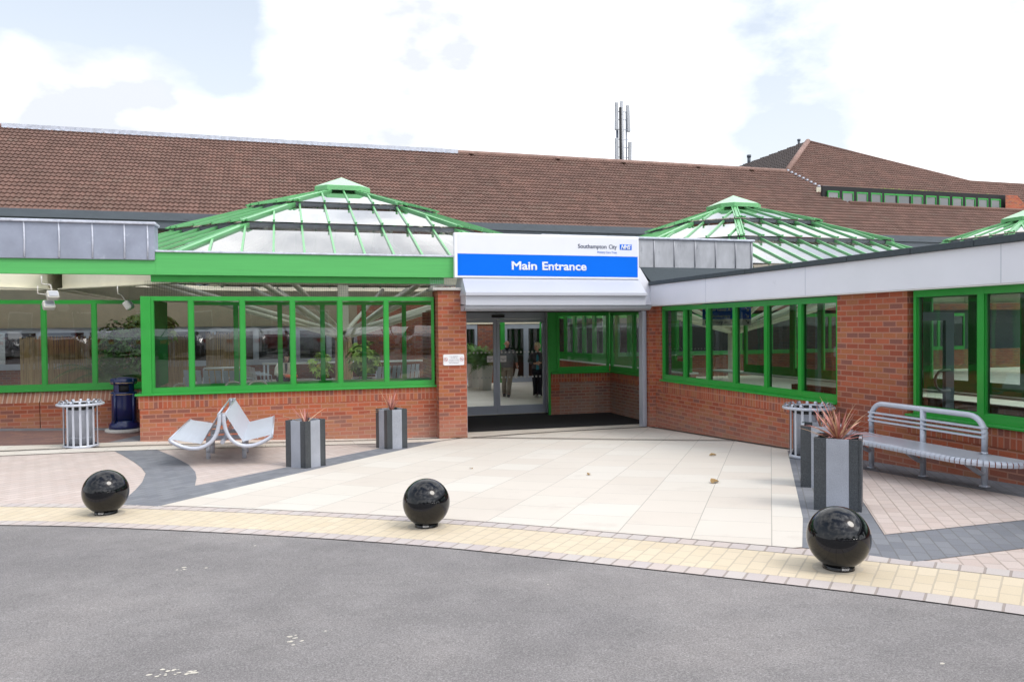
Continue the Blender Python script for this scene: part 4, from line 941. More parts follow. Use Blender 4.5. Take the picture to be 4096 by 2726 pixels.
# ------------------------------------------------------------------ slatted litter bins
def litter_bin(x, y, label, s=1.0):
    t = thing('litter_bin', label, 'litter bin', (x, y, gz(x, y) + .012), .2, group='slatted steel litter bins')
    def B(mb, nm, m, **k): return local(mb.build(nm, m, t, **k))
    R1, H = .262 * s, .70 * s
    mb = MB(); mb.lathe([(R1 - .012, 0), (R1, 0), (R1, .045), (R1 - .012, .045)], n=48, cap=False); B(mb, 'base_ring', M_silver)
    n = 16
    for k in range(n):
        a = 2 * math.pi * k / n; u = Vector((math.cos(a), math.sin(a), 0)); v = Vector((-u.y, u.x, 0)); w_ = .0165 * s
        pts = [(R1 - .004, .01), (R1 - .004, H), (R1 + .002, H + .035), (R1 + .022, H + .055), (R1 + .048, H + .055), (R1 + .066, H + .035), (R1 + .062, H + .01), (R1 + .045, H - .004)]
        mb = MB()
        for i in range(len(pts) - 1):
            p, q = pts[i], pts[i + 1]; P = u * p[0] + Vector((0, 0, p[1])); Q = u * q[0] + Vector((0, 0, q[1]))
            d = (Q - P).normalized(); nn = v.cross(d) * .003
            mb.face([P - v * w_ + nn, P + v * w_ + nn, Q + v * w_ + nn, Q - v * w_ + nn]); mb.face([P - v * w_ - nn, Q - v * w_ - nn, Q + v * w_ - nn, P + v * w_ - nn])
        B(mb, 'slat', M_silver)
    mb = MB(); mb.tube([((R1 + .078) * math.cos(2 * math.pi * k / 48), (R1 + .078) * math.sin(2 * math.pi * k / 48), H - .002) for k in range(48)], .014, 8, closed=True, flat=1.4); B(mb, 'top_ring', M_silver)
    mb = MB(); mb.tube([((R1 - .01) * math.cos(2 * math.pi * k / 48), (R1 - .01) * math.sin(2 * math.pi * k / 48), H + .004) for k in range(48)], .008, 8, closed=True); B(mb, 'inner_ring', M_silver)
    mb = MB(); mb.lathe([(.0, .05), (.195 * s, .05), (.2 * s, H - .06), (.208 * s, H - .03), (.19 * s, H - .03), (.185 * s, .10), (0, .10)], n=40, cap=False); mb.lathe([(.203 * s, .16), (.207 * s, .165), (.203 * s, .17)], n=40, cap=False)
    B(mb, 'liner', paint('liner_grey', (.42, .45, .52), .5, metal=.0, var=.12))
    mb = MB(); mb.lathe([(0.001, H - .12), (.15 * s, H - .10), (.195 * s, H - .02), (.212 * s, H + .008), (.222 * s, H - .02), (.216 * s, H - .08)], n=24, cap=False)
    o = B(mb, 'bin_bag', M_black)
    for v in o.data.vertices: v.co += noise.noise_vector(v.co * 14) * .012
    mb = MB(); mb.lathe([(R1 - .015, .012), (.001, .014)], n=40, cap=False); B(mb, 'base_plate', M_gutter)
    return t
litter_bin(-3.17, 13.98, 'slatted silver litter bin at left in front of the recessed brick wall')
litter_bin(7.03, 9.08, 'slatted silver litter bin at right behind the granite planters')

# navy litter bin
t = thing('navy_bin', 'navy blue plastic litter bin with slots in the corner beside the green post', 'litter bin', (-2.88, 15.95, gz(-2.88, 15.95)))
def B(mb, nm, m, **k): return local(mb.build(nm, m, t, **k))
mb = MB(); mb.lathe([(.33, 0), (.335, .02), (.33, .065)], n=36, sy=.85); B(mb, 'concrete_pad', M_conc)
mb = MB(); mb.lathe([(.262, .066), (.268, .10), (.262, .15), (.225, .19), (.218, .22)], n=36, sy=.85); B(mb, 'plinth', M_bluebin)
mb = MB(); mb.lathe([(.218, .20), (.212, .5), (.215, .70), (.226, .725), (.228, .745), (.20, .76), (.05, .765)], n=36, sy=.85)
for a in (-35, 55, 145, 235):
    c_, s_ = math.cos(R(a)), math.sin(R(a)) * .85; mb.tube([(c_ * .222, s_ * .222, .19), (c_ * .218, s_ * .218, .73)], .028, 8)
B(mb, 'body', M_bluebin)
mb = MB()
for a in (-35, 55, 145, 235):
    for i in range(7):
        p, q = R(a - 17 + 5 * i), R(a - 12 + 5 * i)
        pts = [(r * math.cos(x), r * math.sin(x) * .85) for r, x in ((.175, p), (.195, p), (.195, q), (.175, q))]; mb.prism(pts, .74, .90)
B(mb, 'upper_pillars', M_bluebin)
mb = MB(); mb.lathe([(.16, .76), (.165, .90)], n=24, sy=.85); B(mb, 'inner_drum', M_black)
mb = MB(); mb.lathe([(.20, .895), (.226, .905), (.232, .92), (.232, .995), (.218, 1.01), (.06, 1.035), (.001, 1.035)], n=36, sy=.85, cap=False)
for a in (-35, 55, 145, 235):
    c_, s_ = math.cos(R(a)), math.sin(R(a)) * .85; mb.tube([(c_ * .22, s_ * .22, .90), (c_ * .22, s_ * .22, 1.01)], .026, 8)
B(mb, 'lid', M_bluebin)
mb = MB(); mb.lathe([(.2295, .712), (.2295, .719)], n=36, sy=.85, cap=False); mb.lathe([(.2335, .925), (.2335, .932)], n=36, sy=.85, cap=False); B(mb, 'gold_line', M_gold)
mb = MB(); mb.tube([(.205, -.115, .66), (.215, -.125, .67), (.222, -.10, .668), (.228, -.08, .66)], .006, 6); B(mb, 'handle', M_grey)

# ------------------------------------------------------------------ granite planters
def planter(cx, cy, rz, s, h, label, z=None):
    z = gz(cx, cy) if z is None else z
    t = thing('granite_planter', label, 'planter', (cx, cy, z), rz, group='striped granite planters')
    mb = MB(); H = s / 2; st = [-H, -H + s * .26, H - s * .26, H]
    for k in range(4):
        mb.M = Matrix.Rotation(k * math.pi / 2, 4, 'Z')
        for i in range(3):
            d = 0 if i != 1 else .0025
            mb.box(st[i] + (.001 if i == 1 else 0), st[i + 1] - (.001 if i == 1 else (.02 if i == 2 else 0)), -H + d, -H + .028, -.03, h - (.0 if i != 1 else .002), 1 if i == 1 else 0)
    local(mb.build('granite_sides', [M_granD, M_granL], t))
    mb = MB(); mb.box(-H + .03, H - .03, -H + .03, H - .03, 0, h - .06)
    o = local(mb.build('soil', M_soil, t)); return t, Vector((cx, cy, z + h - .06))
def strap_plant(p, n, ln, label, droop=.5, spread=1.0, rz=0, extra=()):
    t = thing('cordyline_plant', label, 'plant', p, group='reddish strap leaved plants in the granite planters'); red = MB(); dry = MB()
    def blade(mb, d, L_, wd, dr):
        P = Vector((0, 0, 0)); side = Vector((-d.y, d.x, 0)); side = side.normalized() if side.length > 1e-4 else Vector((1, 0, 0)); dd = d.normalized(); K = 7; last = None
        for i in range(K + 1):
            f = i / K; ww = wd * (1 - f ** 2.2) * (.6 + .8 * min(f * 3, 1)) / 1.4; a, b, c = P - side * ww, P + side * ww, P - Vector((0, 0, ww * .6))
            if last: mb.face([last[0], last[2], c, a], smooth=True); mb.face([last[2], last[1], b, c], smooth=True)
            last = (a, b, c); P = P + dd * L_ / K; dd = (dd + Vector((0, 0, -dr / K))).normalized()
    for i in range(n):
        a = random.uniform(0, 6.28); e = random.uniform(.35, 1.35) if spread > .8 else random.uniform(.9, 1.4)
        d = Vector((math.cos(a) * math.cos(e), math.sin(a) * math.cos(e), math.sin(e))); L_ = ln * random.uniform(.55, 1.1)
        blade(red if random.random() < .68 else dry, d, L_, random.uniform(.006, .011) * (1 + ln), droop * random.uniform(.2, 1.6))
    for (a, e, L_) in extra:
        a, e = R(a), R(e); blade(dry, Vector((math.cos(a) * math.cos(e), math.sin(a) * math.cos(e), math.sin(e))), L_, .012, .3)
    local(red.build('red_leaves', M_cord, t)); 
    if dry.f: local(dry.build('dry_leaves', M_cordp, t))
    return t
_, p = planter(.285, 10.93, R(43), .375, .645, 'striped granite planter at left, nearer the camera, holding a sparse red plant')
strap_plant(p, 8, .30, 'sparse red strap leaved plant in the left planter nearer the camera', .3, .5, extra=[(178, 28, .42), (12, 8, .55), (35, 35, .42)])
_, p = planter(1.75, 13.05, R(22), .385, .665, 'striped granite planter beside the brick pier, farther left planter with wispy plant')
strap_plant(p, 18, .46, 'wispy red plant in the planter near the brick pier', .5, .6, extra=[(185, 14, .45), (170, 5, .5), (5, 5, .45), (-15, 10, .4)])
_, p = planter(4.975, 6.0, R(-45 + 2.5), .405, .67, 'tall striped granite planter nearest the camera at right, behind the ball bollard')
strap_plant(p, 60, .43, 'dense reddish strap leaved plant in the nearest right planter', .75, 1.0)
_, p = planter(5.66, 7.10, R(-40), .41, .67, 'striped granite planter at right half hidden behind the nearest planter', z=gz(5.66, 7.1))
strap_plant(p, 10, .30, 'small reddish plant in the half hidden right planter', .5, .8)

# ------------------------------------------------------------------ back to back bench
bx, by = -.82, 12.46; bz = gz(bx, by)
t = thing('double_bench', 'back to back silver steel wire bench on four posts left of the planters', 'bench', (bx, by, bz))
def B(mb, nm, m, **k): return local(mb.build(nm, m, t, **k))
half = 1.2
def arc(sx):      # side profile (x,z) of the curved arm, from the top of the back to the front of the seat
    P = [(sx * .025, .760), (sx * .035, .62), (sx * .075, .48), (sx * .15, .375), (sx * .26, .315), (sx * .38, .305), (sx * .50, .335), (sx * .60, .385), (sx * .665, .43)]
    return smooth([(a, b) for a, b in P], 4)
for sx in (-1, 1):
    for yy in (-half, half):
        mb = MB(); mb.tube([(p.x, yy, p.y) for p in arc(sx)], .027, 12); e = arc(sx)[0]; mb.lathe([(.031, 0), (.031, .012)], (e.x, yy, e.y), 12); B(mb, 'curved_arm', M_silver)
    # mesh seat and back: flat back sheet down to a crease, flat seat rising to the front
    crease = (sx * .27, .365); topb = (sx * .045, .755); fr = (sx * .665, .445)
    n1 = 60
    mb = MB()
    for i in range(n1):
        y0_ = -half + .02 + (2 * half - .04) * i / n1; wv = .0
        for (p, q) in ((topb, crease), (crease, fr)):
            P = Vector((p[0], y0_, p[1])); Q = Vector((q[0], y0_, q[1])); dy = Vector((0, (2 * half - .04) / n1 * .93, 0))
            nn = (Q - P).cross(dy).normalized() * .004
            mb.face([P, P + dy, Q + dy, Q]); mb.face([P + nn, Q + nn, Q + dy + nn, P + dy + nn])
            mb.face([P + dy, P + dy + nn, Q + dy + nn, Q + dy]); mb.face([P, Q, Q + nn, P + nn])
    for (p, q) in ((topb, crease), (crease, fr)):
        for f in (.03, .25, .5, .75, .97):
            x_, z_ = p[0] + (q[0] - p[0]) * f, p[1] + (q[1] - p[1]) * f; mb.tube([(x_, -half, z_ - .004), (x_, half, z_ - .004)], .005, 6)
    B(mb, 'wire_seat', M_wire)
    mb = MB(); mb.tube([(fr[0], -half - .03, fr[1]), (fr[0], half + .03, fr[1])], .014, 8); B(mb, 'front_rail', M_silver)
    mb = MB(); mb.tube([(topb[0], -half - .02, topb[1]), (topb[0], half + .02, topb[1])], .012, 8); B(mb, 'top_rail', M_silver)
    for yy in (-.37, .37):
        mb = MB(); mb.tube([(sx * .25, yy, -.02), (sx * .25, yy, .12), (sx * .25, yy, .33)], .031, 12); mb.tube([(sx * .25, yy, .12), (sx * .25, yy, .20)], .034, 12); B(mb, 'leg', M_silver)
for yy in (-.37, .37):
    mb = MB(); mb.tube([(-.27, yy, .325), (.27, yy, .325)], .034, 12); B(mb, 'cross_tube', M_silver)
mb = MB(); mb.tube([(0, -1.1, .36), (0, 1.1, .36)], .03, 12); B(mb, 'spine_tube', M_silver)

# ------------------------------------------------------------------ long bench by the right wall
t = thing('long_bench', 'long silver metal bench with rounded slatted seat and rail back by the right wall', 'bench', (6.85, 7.11, gz(7.0, 7.11)))
def B(mb, nm, m, **k): return local(mb.build(nm, m, t, **k))
g0 = gz(7.0, 7.11); SH = .415; hl = .80; xb, xf = .15, -.36   # seat back and front edge relative to x=6.85
def sl(y): return -.049 * 0 * y
pr = MB()
# back rail: one bent tube from post to post
top = .785; xP = .21
pts = [(xP, .81, SH)] + [(xP, .81, .60)] + [(xP, .81 - .19 * (1 - math.cos(a)), .60 + .185 * math.sin(a)) for a in [i * math.pi / 2 / 7 for i in range(1, 8)]]
pts = pts + [(p[0], -p[1], p[2]) for p in pts[::-1]]
pr.tube(pts, .031, 14); B(pr, 'back_rail', M_silver)
for i, z in enumerate((.655, .605, .555)):
    mb = MB(); mb.bar((xP - .006, .835, z), (xP - .006, -.835, z), .062, .022); B(mb, 'back_slat', M_silver, bevel=.005)
for y in (.81, 0, -.81):
    dz = gz(7.06, 7.11 + y) - g0
    mb = MB(); mb.tube([(xP, y, dz - .02), (xP, y, SH if y else top)], .033, 14); mb.lathe([(.055, dz + .01), (.05, dz + .022), (.034, dz + .024)], (xP, y, 0), 16); B(mb, 'post', M_silver)
    mb = MB(); mb.tube(smooth([(xP, y, .19), (xP - .07, y, .20), (xP - .20, y, .28), (xP - .34, y, .365), (xP - .46, y, .385)], 4), .027, 12); B(mb, 'brace', M_silver)
mb = MB()
def slat(P0, P1, wd):       # bent flat bar over the seat, rolled down at the front
    P0, P1 = Vector(P0), Vector(P1); d = (P1 - P0).normalized(); s_ = Vector((-d.y, d.x, 0)); ch = [(P0, 0), (P1 - d * .03, 0), (P1 - d * .008, -.010), (P1, -.03), (P1 - d * .004, -.055), (P1 - d * .03, -.062)]
    for i in range(len(ch) - 1):
        a = ch[i][0] + Vector((0, 0, ch[i][1])); b = ch[i + 1][0] + Vector((0, 0, ch[i + 1][1]))
        wa = wd if i else wd * mb_w; mb.face([a - s_ * wa, a + s_ * wa, b + s_ * wd, b - s_ * wd], smooth=True); off = Vector((0, 0, -.004)); mb.face([a - s_ * wa + off, b - s_ * wd + off, b + s_ * wd + off, a + s_ * wa + off], smooth=True)
mb_w = 1.0; n = 27
for i in range(n):
    y = .85 - 1.70 * (i + .5) / n; slat((xb + .0, y, SH), (xf, y, SH), 1.70 / n / 2 * .91)
mb_w = .25
for sgn in (-1, 1):
    for i in range(17):
        a = math.pi / 2 * (i + .5) / 17 ; c0 = Vector((xb - .03, sgn * .85, SH)); 
        P1 = Vector((xb + (xf - xb) * math.cos(a), sgn * (.85 + .60 * math.sin(a)), SH)); slat(c0 + (P1 - c0) * .12, P1, .0215)
B(mb, 'slatted_seat', M_silver)
mb = MB(); mb.tube([(xb, -.9, SH - .03), (xb, .9, SH - .03)], .02, 10); mb.tube([(xf + .1, -.85, SH - .03), (xf + .1, .85, SH - .03)], .018, 10); B(mb, 'seat_frame', M_silver)

# ------------------------------------------------------------------ no smoking notice on the pier
t = thing('no_smoking_notice', 'small white no smoking notice fixed to the brick pier', 'sign', (3.16, 14.4, 1.6))
sx0, sx1, sz0, sz1, sy = 2.93, 3.335, 1.42, 1.63, 14.385
mb = MB(); r_ = .025; pts = []
for cx, cz, a0 in ((sx1 - r_, sz1 - r_, 0), (sx0 + r_, sz1 - r_, 90), (sx0 + r_, sz0 + r_, 180), (sx1 - r_, sz0 + r_, 270)):
    for i in range(5): a = R(a0 + 22.5 * i); pts.append((cx + r_ * math.cos(a), cz + r_ * math.sin(a)))
mb.face([(p[0], sy, p[1]) for p in pts[::-1]]); 
for i in range(len(pts)): a, b = pts[i], pts[(i + 1) % len(pts)]; mb.face([(a[0], sy, a[1]), (b[0], sy, b[1]), (b[0], sy + .014, b[1]), (a[0], sy + .014, a[1])])
mb.build('plate', M_paper, t)
M_redp = paint('red_print', (.55, .10, .10), .5); M_greyp = paint('grey_print', (.28, .27, .33), .5)
for i, s_ in enumerate(('It is against', 'the law to', 'smoke in this', 'hospital or on', 'the premises')):
    wd = (.165, .13, .19, .20, .185)[i]; text('notice_line', s_, 3.135 - wd / 2, 3.135 + wd / 2, 1.583 - i * .0315, sy - .001, .026, M_greyp, t)
for cx in (2.977, 3.288):
    mb = MB(); mb.tube([(cx + .034 * math.cos(i * math.pi / 12), sy - .002, 1.535 + .034 * math.sin(i * math.pi / 12)) for i in range(24)], .0032, 6, closed=True); mb.bar((cx - .024, sy - .003, 1.559), (cx + .024, sy - .003, 1.511), .005, .002, (0, -1, 0)); s_ = mb.build('prohibition_symbol', M_redp, t)
    mb = MB(); mb.box(cx - .022, cx + .018, sy - .0015, sy, 1.530, 1.538); mb.build('cigarette', M_ink, s_)

# direction board inside the right wing
t = thing('direction_board', 'blue and white direction board hanging inside behind the first wing windows', 'sign', (8.7, 15.4, 2.3))
by_, bx0, bx1 = 13.6, 8.05, 9.15
mb = MB(); mb.box(bx0, bx1, by_, by_ + .03, 2.26, 2.64, 0); mb.box(bx0, bx1, by_, by_ + .03, 2.13, 2.258, 1); mb.build('board', [M_blue, M_paper], t)
for i, (s_, m) in enumerate((('Lower Level A', M_paper), ('Physiotherapy', M_paper), ('Pharmacy and', M_ink))):
    text('board_lettering', s_, bx0 + .04, bx0 + .62, 2.42 - i * .125, by_ - .003, .09, m, t, bold=.001)
    mb = MB(); zc = 2.45 - i * .125; mb.bar((bx1 - .13, by_ - .003, zc + .04), (bx1 - .06, by_ - .003, zc - .03), .014, .002, (0, -1, 0)); mb.bar((bx1 - .06, by_ - .003, zc - .035), (bx1 - .06, by_ - .003, zc + .015), .014, .002, (0, -1, 0)); mb.bar((bx1 - .11, by_ - .003, zc - .03), (bx1 - .055, by_ - .003, zc - .03), .014, .002, (0, -1, 0)); mb.build('arrow', m, t)
mb = MB(); mb.box(bx0 + .1, bx0 + .12, by_ + .01, by_ + .02, 2.64, 2.78); mb.box(bx1 - .12, bx1 - .1, by_ + .01, by_ + .02, 2.64, 2.78); mb.build('hanger', M_grey, t)

# ------------------------------------------------------------------ plants
def leafy(name, label, cat, p, r, h, n, ls, m, stem_h=.1, lobes=0, m2=None, shape='ball', group=None, stems=5):
    t = thing(name, label, cat, p, group=group); mb = MB(); st = MB(); m2b = MB()
    for k in range(stems):
        a = random.uniform(0, 6.28); q = Vector((math.cos(a) * r * .5, math.sin(a) * r * .5, h * random.uniform(.5, .9))); st.tube([(0, 0, 0), q * .5 + Vector((0, 0, .05)), q], [.012, .009, .004], 6)
    for k in range(n):
        while True:
            v = Vector((random.uniform(-1, 1), random.uniform(-1, 1), random.uniform(-1, 1)))
            if .3 < v.length < 1: break
        c = Vector((v.x * r, v.y * r, stem_h + (h - stem_h) * (.5 + .5 * v.z)))
        up_ = (Vector((v.x, v.y, .5 + .5 * v.z)) + Vector((random.uniform(-.6, .6), random.uniform(-.6, .6), random.uniform(-.2, .8)))).normalized()
        ax = up_.cross(Vector((random.uniform(-1, 1), random.uniform(-1, 1), .3))).normalized(); ay = up_.cross(ax); s_ = ls * random.uniform(.6, 1.25)
        tgt = m2b if (m2 and random.random() < .06) else mb
        if lobes:
            pts = []
            for i in range(lobes * 2):
                an = 2 * math.pi * i / (lobes * 2); rr = s_ * (1 if i % 2 else .42); pts.append(c + ax * rr * math.cos(an) + ay * rr * math.sin(an) - up_ * (.18 * rr if i % 2 else 0))
            for i in range(lobes * 2): tgt.face([c, pts[i], pts[(i + 1) % (lobes * 2)]])
        else:
            e = ax * s_; f = ay * s_ * .33; d = -up_ * s_ * .25; tgt.face([c - e * .1, c + e * .45 - f, c + e + d, c + e * .45 + f])
    local(st.build('stems', M_bark, t)); local(mb.build('leaves', m, t)); 
    if m2b.f: local(m2b.build('yellow_leaves', m2, t))
    return t
def palm(p, h, n, ln, label, group='potted palms'):
    t = thing('palm_plant', label, 'plant', p, group=group); mb = MB()
    for k in range(n):
        a = random.uniform(0, 6.28); e = random.uniform(.2, 1.3); d = Vector((math.cos(a) * math.cos(e), math.sin(a) * math.cos(e), math.sin(e))); P = Vector((0, 0, h * random.uniform(0, 1))); L_ = ln * random.uniform(.7, 1.1); K = 12; dd = d.copy()
        pts = []
        for i in range(K + 1): pts.append(P.copy()); P = P + dd * L_ / K; dd = (dd + Vector((0, 0, -.14))).normalized()
        mb.tube(pts, .004, 4, cap=False)
        for i in range(2, K + 1):
            t_ = (pts[i] - pts[i - 1]).normalized(); s_ = t_.cross(Vector((0, 0, 1)))
            if s_.length < .01: continue
            s_.normalize(); LL = ln * .30 * math.sin(math.pi * min(1, (i / K) * .8 + .15))
            for sg in (-1, 1):
                for q in (0, .5):
                    o_ = pts[i - 1] + (pts[i] - pts[i - 1]) * q; tip = o_ + (s_ * sg + t_ * .8 + Vector((0, 0, -.35))).normalized() * LL; w_ = t_ * .010; mb.face([o_ - w_, o_ + w_, tip])
    local(mb.build('fronds', M_leaf, t)); return t
def white_pot(x, y, z, label):
    t = thing('white_planter', label, 'planter', (x, y, z), .2, group='tall tapered white planters'); mb = MB(); b, tp, h = .15, .21, .84
    for k in range(4):
        mb.M = Matrix.Rotation(k * math.pi / 2, 4, 'Z'); mb.face([(-b, -b, 0), (b, -b, 0), (tp, -tp, h), (-tp, -tp, h)]); mb.face([(-tp, -tp, h), (tp, -tp, h), (tp - .03, -tp + .03, h), (-tp + .03, -tp + .03, h)])
        mb.face([(tp - .03, -tp + .03, h), (-tp + .03, -tp + .03, h), (-tp + .04, -tp + .04, h - .1), (tp - .04, -tp + .04, h - .1)][::-1])
    mb.M = None; local(mb.build('pot', M_plasticw, t)); mb = MB(); mb.face([(-.18, -.18, h - .06), (.18, -.18, h - .06), (.18, .18, h - .06), (-.18, .18, h - .06)]); local(mb.build('soil', M_soil, t)); return t
white_pot(6.60, 25.35, .008, 'tall tapered white planter standing nearest the sliding doors')
white_pot(6.52, 26.6, .008, 'tall tapered white planter standing farther behind the first one')
palm((6.60, 25.35, .80), .35, 60, .75, 'feathery green palm in the nearest white planter behind the doors')
palm((6.52, 26.6, .80), .35, 60, .8, 'feathery green palm in the farther white planter behind the doors')
def trough(x, y, z, w_, label):
    t = thing('plant_trough', label, 'planter', (x, y, z), group='white plant troughs'); mb = MB(); mb.box(-w_ / 2, w_ / 2, -.14, .14, 0, .52); mb.box(-w_ / 2 - .015, w_ / 2 + .015, -.155, .155, .52, .55); local(mb.build('box', M_plasticw, t, bevel=.01)); mb = MB(); mb.box(-w_ / 2 + .02, w_ / 2 - .02, -.12, .12, .55, .555); local(mb.build('soil', M_soil, t))
trough(1.85, 18.9, .38, .5, 'white plant trough with the big bright leaved shrub beside the reed wrapped column'); 
leafy('fatsia_plant', 'large yellow green big leaved shrub right of the reed wrapped column', 'plant', (1.88, 18.9, .95), .42, .92, 150, .14, M_leafb, .02, lobes=7, group='big leaved shrubs in the troughs')
trough(.93, 19.2, .38, .45, 'white plant trough with a small shrub left of the reed wrapped column')
leafy('fatsia_plant', 'small big leaved shrub left of the reed wrapped column with a yellow leaf', 'plant', (.90, 19.2, .95), .30, .62, 44, .12, M_leafb, .02, lobes=7, m2=M_leafy, group='big leaved shrubs in the troughs')
leafy('shrub', 'tall leafy potted shrub behind the left windows beside the green post', 'plant', (-3.45, 19.3, 0), .70, 2.45, 900, .13, M_leaf, 1.0, stems=9)
leafy('shrub', 'light green leafy shrub tips above the reed screen at left', 'plant', (-3.0, 20.0, 0), .62, 2.6, 240, .16, M_leafb, 1.75, lobes=5, stems=6)
palm((-3.7, 18.6, .38), .85, 46, 1.15, 'spreading green palm behind the left windows', group=None)
# reed screens
for (x0_, y0_, x1_, y1_, zt, lab) in ((-5.9, 20.6, -3.95, 20.2, 2.0, 'tan reed fence panel behind the left windows'), (-3.9, 21.0, -2.2, 21.4, 2.0, 'tan reed fence panel behind the potted shrubs'), (-2.0, 22.5, -1.0, 22.2, 2.05, 'narrow tan reed fence panel behind the shelter')):
    mb = MB(); d = Vector((x1_ - x0_, y1_ - y0_, 0)); n = int(d.length / .022)
    for k in range(n):
        p = Vector((x0_, y0_, 0)) + d * (k / n); h = zt + random.uniform(-.05, .04); mb.tube([(p.x, p.y + random.uniform(-.01, .01), .1), (p.x + random.uniform(-.01, .01), p.y, h)], .011, 5, cap=False)
    tag(mb.build('reed_fence', M_reed), lab, 'fence', 'reed fence panels in the courtyard')
# handrail
t = thing('handrail', 'pale steel handrail with uprights running behind the shelter', 'handrail', (0, 23, 0))
mb = MB(); mb.tube([(-1.9, 20.6, 1.18), (-1.0, 20.6, 1.18)], .025, 8); mb.tube([(-.55, 22.4, 1.18), (4.2, 22.4, 1.18)], .028, 8); mb.build('rail', M_plasticw, t)
for x in (-1.9, -1.45, -1.0): mb = MB(); mb.tube([(x, 20.6, 0), (x, 20.6, 1.18)], .02, 8); mb.build('upright', M_grey, t)
for x in (-.5, -.4, 1.1, 2.6, 4.1): mb = MB(); mb.tube([(x, 22.4, 0), (x, 22.4, 1.18)], .028, 8); mb.build('upright', M_grey, t)
# three seat metal chairs
def beam_seat(x, y, z, rz, label):
    t = thing('beam_seat', label, 'seat', (x, y, z), rz, group='three seat metal benches in the courtyard')
    mb = MB(); mb.bar((-.85, 0, .36), (.85, 0, .36), .07, .05); local(mb.build('beam', M_silver, t))
    for k in (-1, 0, 1):
        mb = MB(); P = smooth([(.02, .84), (.05, .62), (.08, .47), (.16, .425), (.34, .425), (.46, .445)], 3)
        for i in range(len(P) - 1):
            a, b = P[i], P[i + 1]; x0_ = k * .56
            for (u0_, u1_) in ((-.25, -.10), (-.07, .07), (.10, .25)):
                mb.face([(x0_ + u0_, -a.x + .2, a.y), (x0_ + u1_, -a.x + .2, a.y), (x0_ + u1_, -b.x + .2, b.y), (x0_ + u0_, -b.x + .2, b.y)], smooth=True)
        local(mb.build('seat_shell', M_silver, t))
    for k in (-1.5, -.5, .5, 1.5): mb = MB(); mb.tube([(k * .56, .14, .48), (k * .56, .14, .66), (k * .56, -.2, .66), (k * .56, -.22, .46)], .012, 6); local(mb.build('armrest', M_silver, t))
    for k in (-.6, .6): mb = MB(); mb.bar((k, .02, 0), (k, .02, .36), .05, .04, (0, 1, 0)); mb.bar((k, -.28, 0), (k, .28, 0), .05, .03); local(mb.build('leg', M_silver, t))
beam_seat(-1.45, 18.8, .38, 2.5, 'silver three seat bench seen from behind at the left end of the shelter')
beam_seat(-.62, 20.2, .38, 1.75, 'silver three seat bench seen end on beside the seated woman')
beam_seat(2.65, 19.2, .38, -2.4, 'silver three seat bench at the right end of the shelter')
# beige tubular chairs just inside the front glass
def tub_chair(x, y, rz, label):
    t = thing('tubular_chair', label, 'chair', (x, y, .1), rz, group='beige tubular chairs inside the shelter')
    mb = MB(); mb.tube(smooth([(-.24, .2, 0), (-.24, .2, .55), (-.22, .2, .82), (-.12, .2, 1.0), (.12, .2, 1.0), (.22, .2, .82), (.24, .2, .55), (.24, .2, 0)], 5), .017, 8); local(mb.build('back_frame', M_beam, t))
    mb = MB(); mb.box(-.19, .19, .18, .22, .5, .93); local(mb.build('backrest', M_grey, t, bevel=.015)); mb = MB(); mb.box(-.22, .22, -.22, .2, .42, .48); local(mb.build('seat', M_grey, t, bevel=.015))
    for sx in (-.23, .23): mb = MB(); mb.tube([(sx, -.2, 0), (sx, -.2, .45)], .015, 8); local(mb.build('leg', M_beam, t))
tub_chair(-1.72, 15.6, .9, 'beige tubular chair nearest the green corner post inside the shelter'); tub_chair(-1.0, 15.7, -.4, 'beige tubular chair between the first two window posts'); tub_chair(-.42, 15.7, .3, 'beige tubular chair hidden by the third window post')
# heaters
def heater(x, y, z, rz, label):
    t = thing('wall_heater', label, 'heater', (x, y, z), rz, group='white heaters under the left canopy')
    mb = MB(); mb.M = Matrix.Rotation(-.6, 4, 'X'); mb.box(-.10, .10, -.06, .06, -.085, .085); local(mb.build('housing', M_plasticw, t, bevel=.03)); mb = MB(); mb.M = Matrix.Rotation(-.6, 4, 'X'); mb.box(-.075, .075, -.067, -.059, -.055, .055); local(mb.build('grille', M_grey, t)); mb = MB(); mb.tube([(0, .05, .08), (0, .12, .2), (-.14, .14, .22), (-.14, .14, .36)], .012, 6); local(mb.build('bracket', M_plasticw, t))
heater(-4.05, 16.0, 2.80, .5, 'upper white heater under the left canopy above the frames'); heater(-4.13, 16.05, 2.62, .5, 'lower white heater under the left canopy overlapping the frame'); heater(-2.80, 16.1, 2.62, 1.4, 'white heater beside the green post under the canopy')
# ceiling lights that are lit
mat_l, nn_ = mat('lit_lamp'); em = nn_.nodes.new('ShaderNodeEmission'); em.inputs[0].default_value = (1, .85, .5, 1); em.inputs[1].default_value = 4; oo = nn_.nodes.new('ShaderNodeOutputMaterial'); nn_.links.new(em.outputs[0], oo.inputs[0])
for x, y, lab in ((-3.45, 15.6, 'lit ceiling lamp under the left canopy nearer the green post'), (-4.35, 15.6, 'lit ceiling lamp under the left canopy farther left')):
    t = thing('ceiling_lamp', lab, 'lamp', (x, y, 3.30), group='lit lamps under the left canopy'); mb = MB(); mb.lathe([(.13, .012), (.14, .03), (.13, .12)], n=20); local(mb.build('housing', M_plasticw, t)); mb = MB(); mb.lathe([(.001, .004), (.115, .004), (.12, .011)], n=20, cap=False); local(mb.build('lens', mat_l, t))

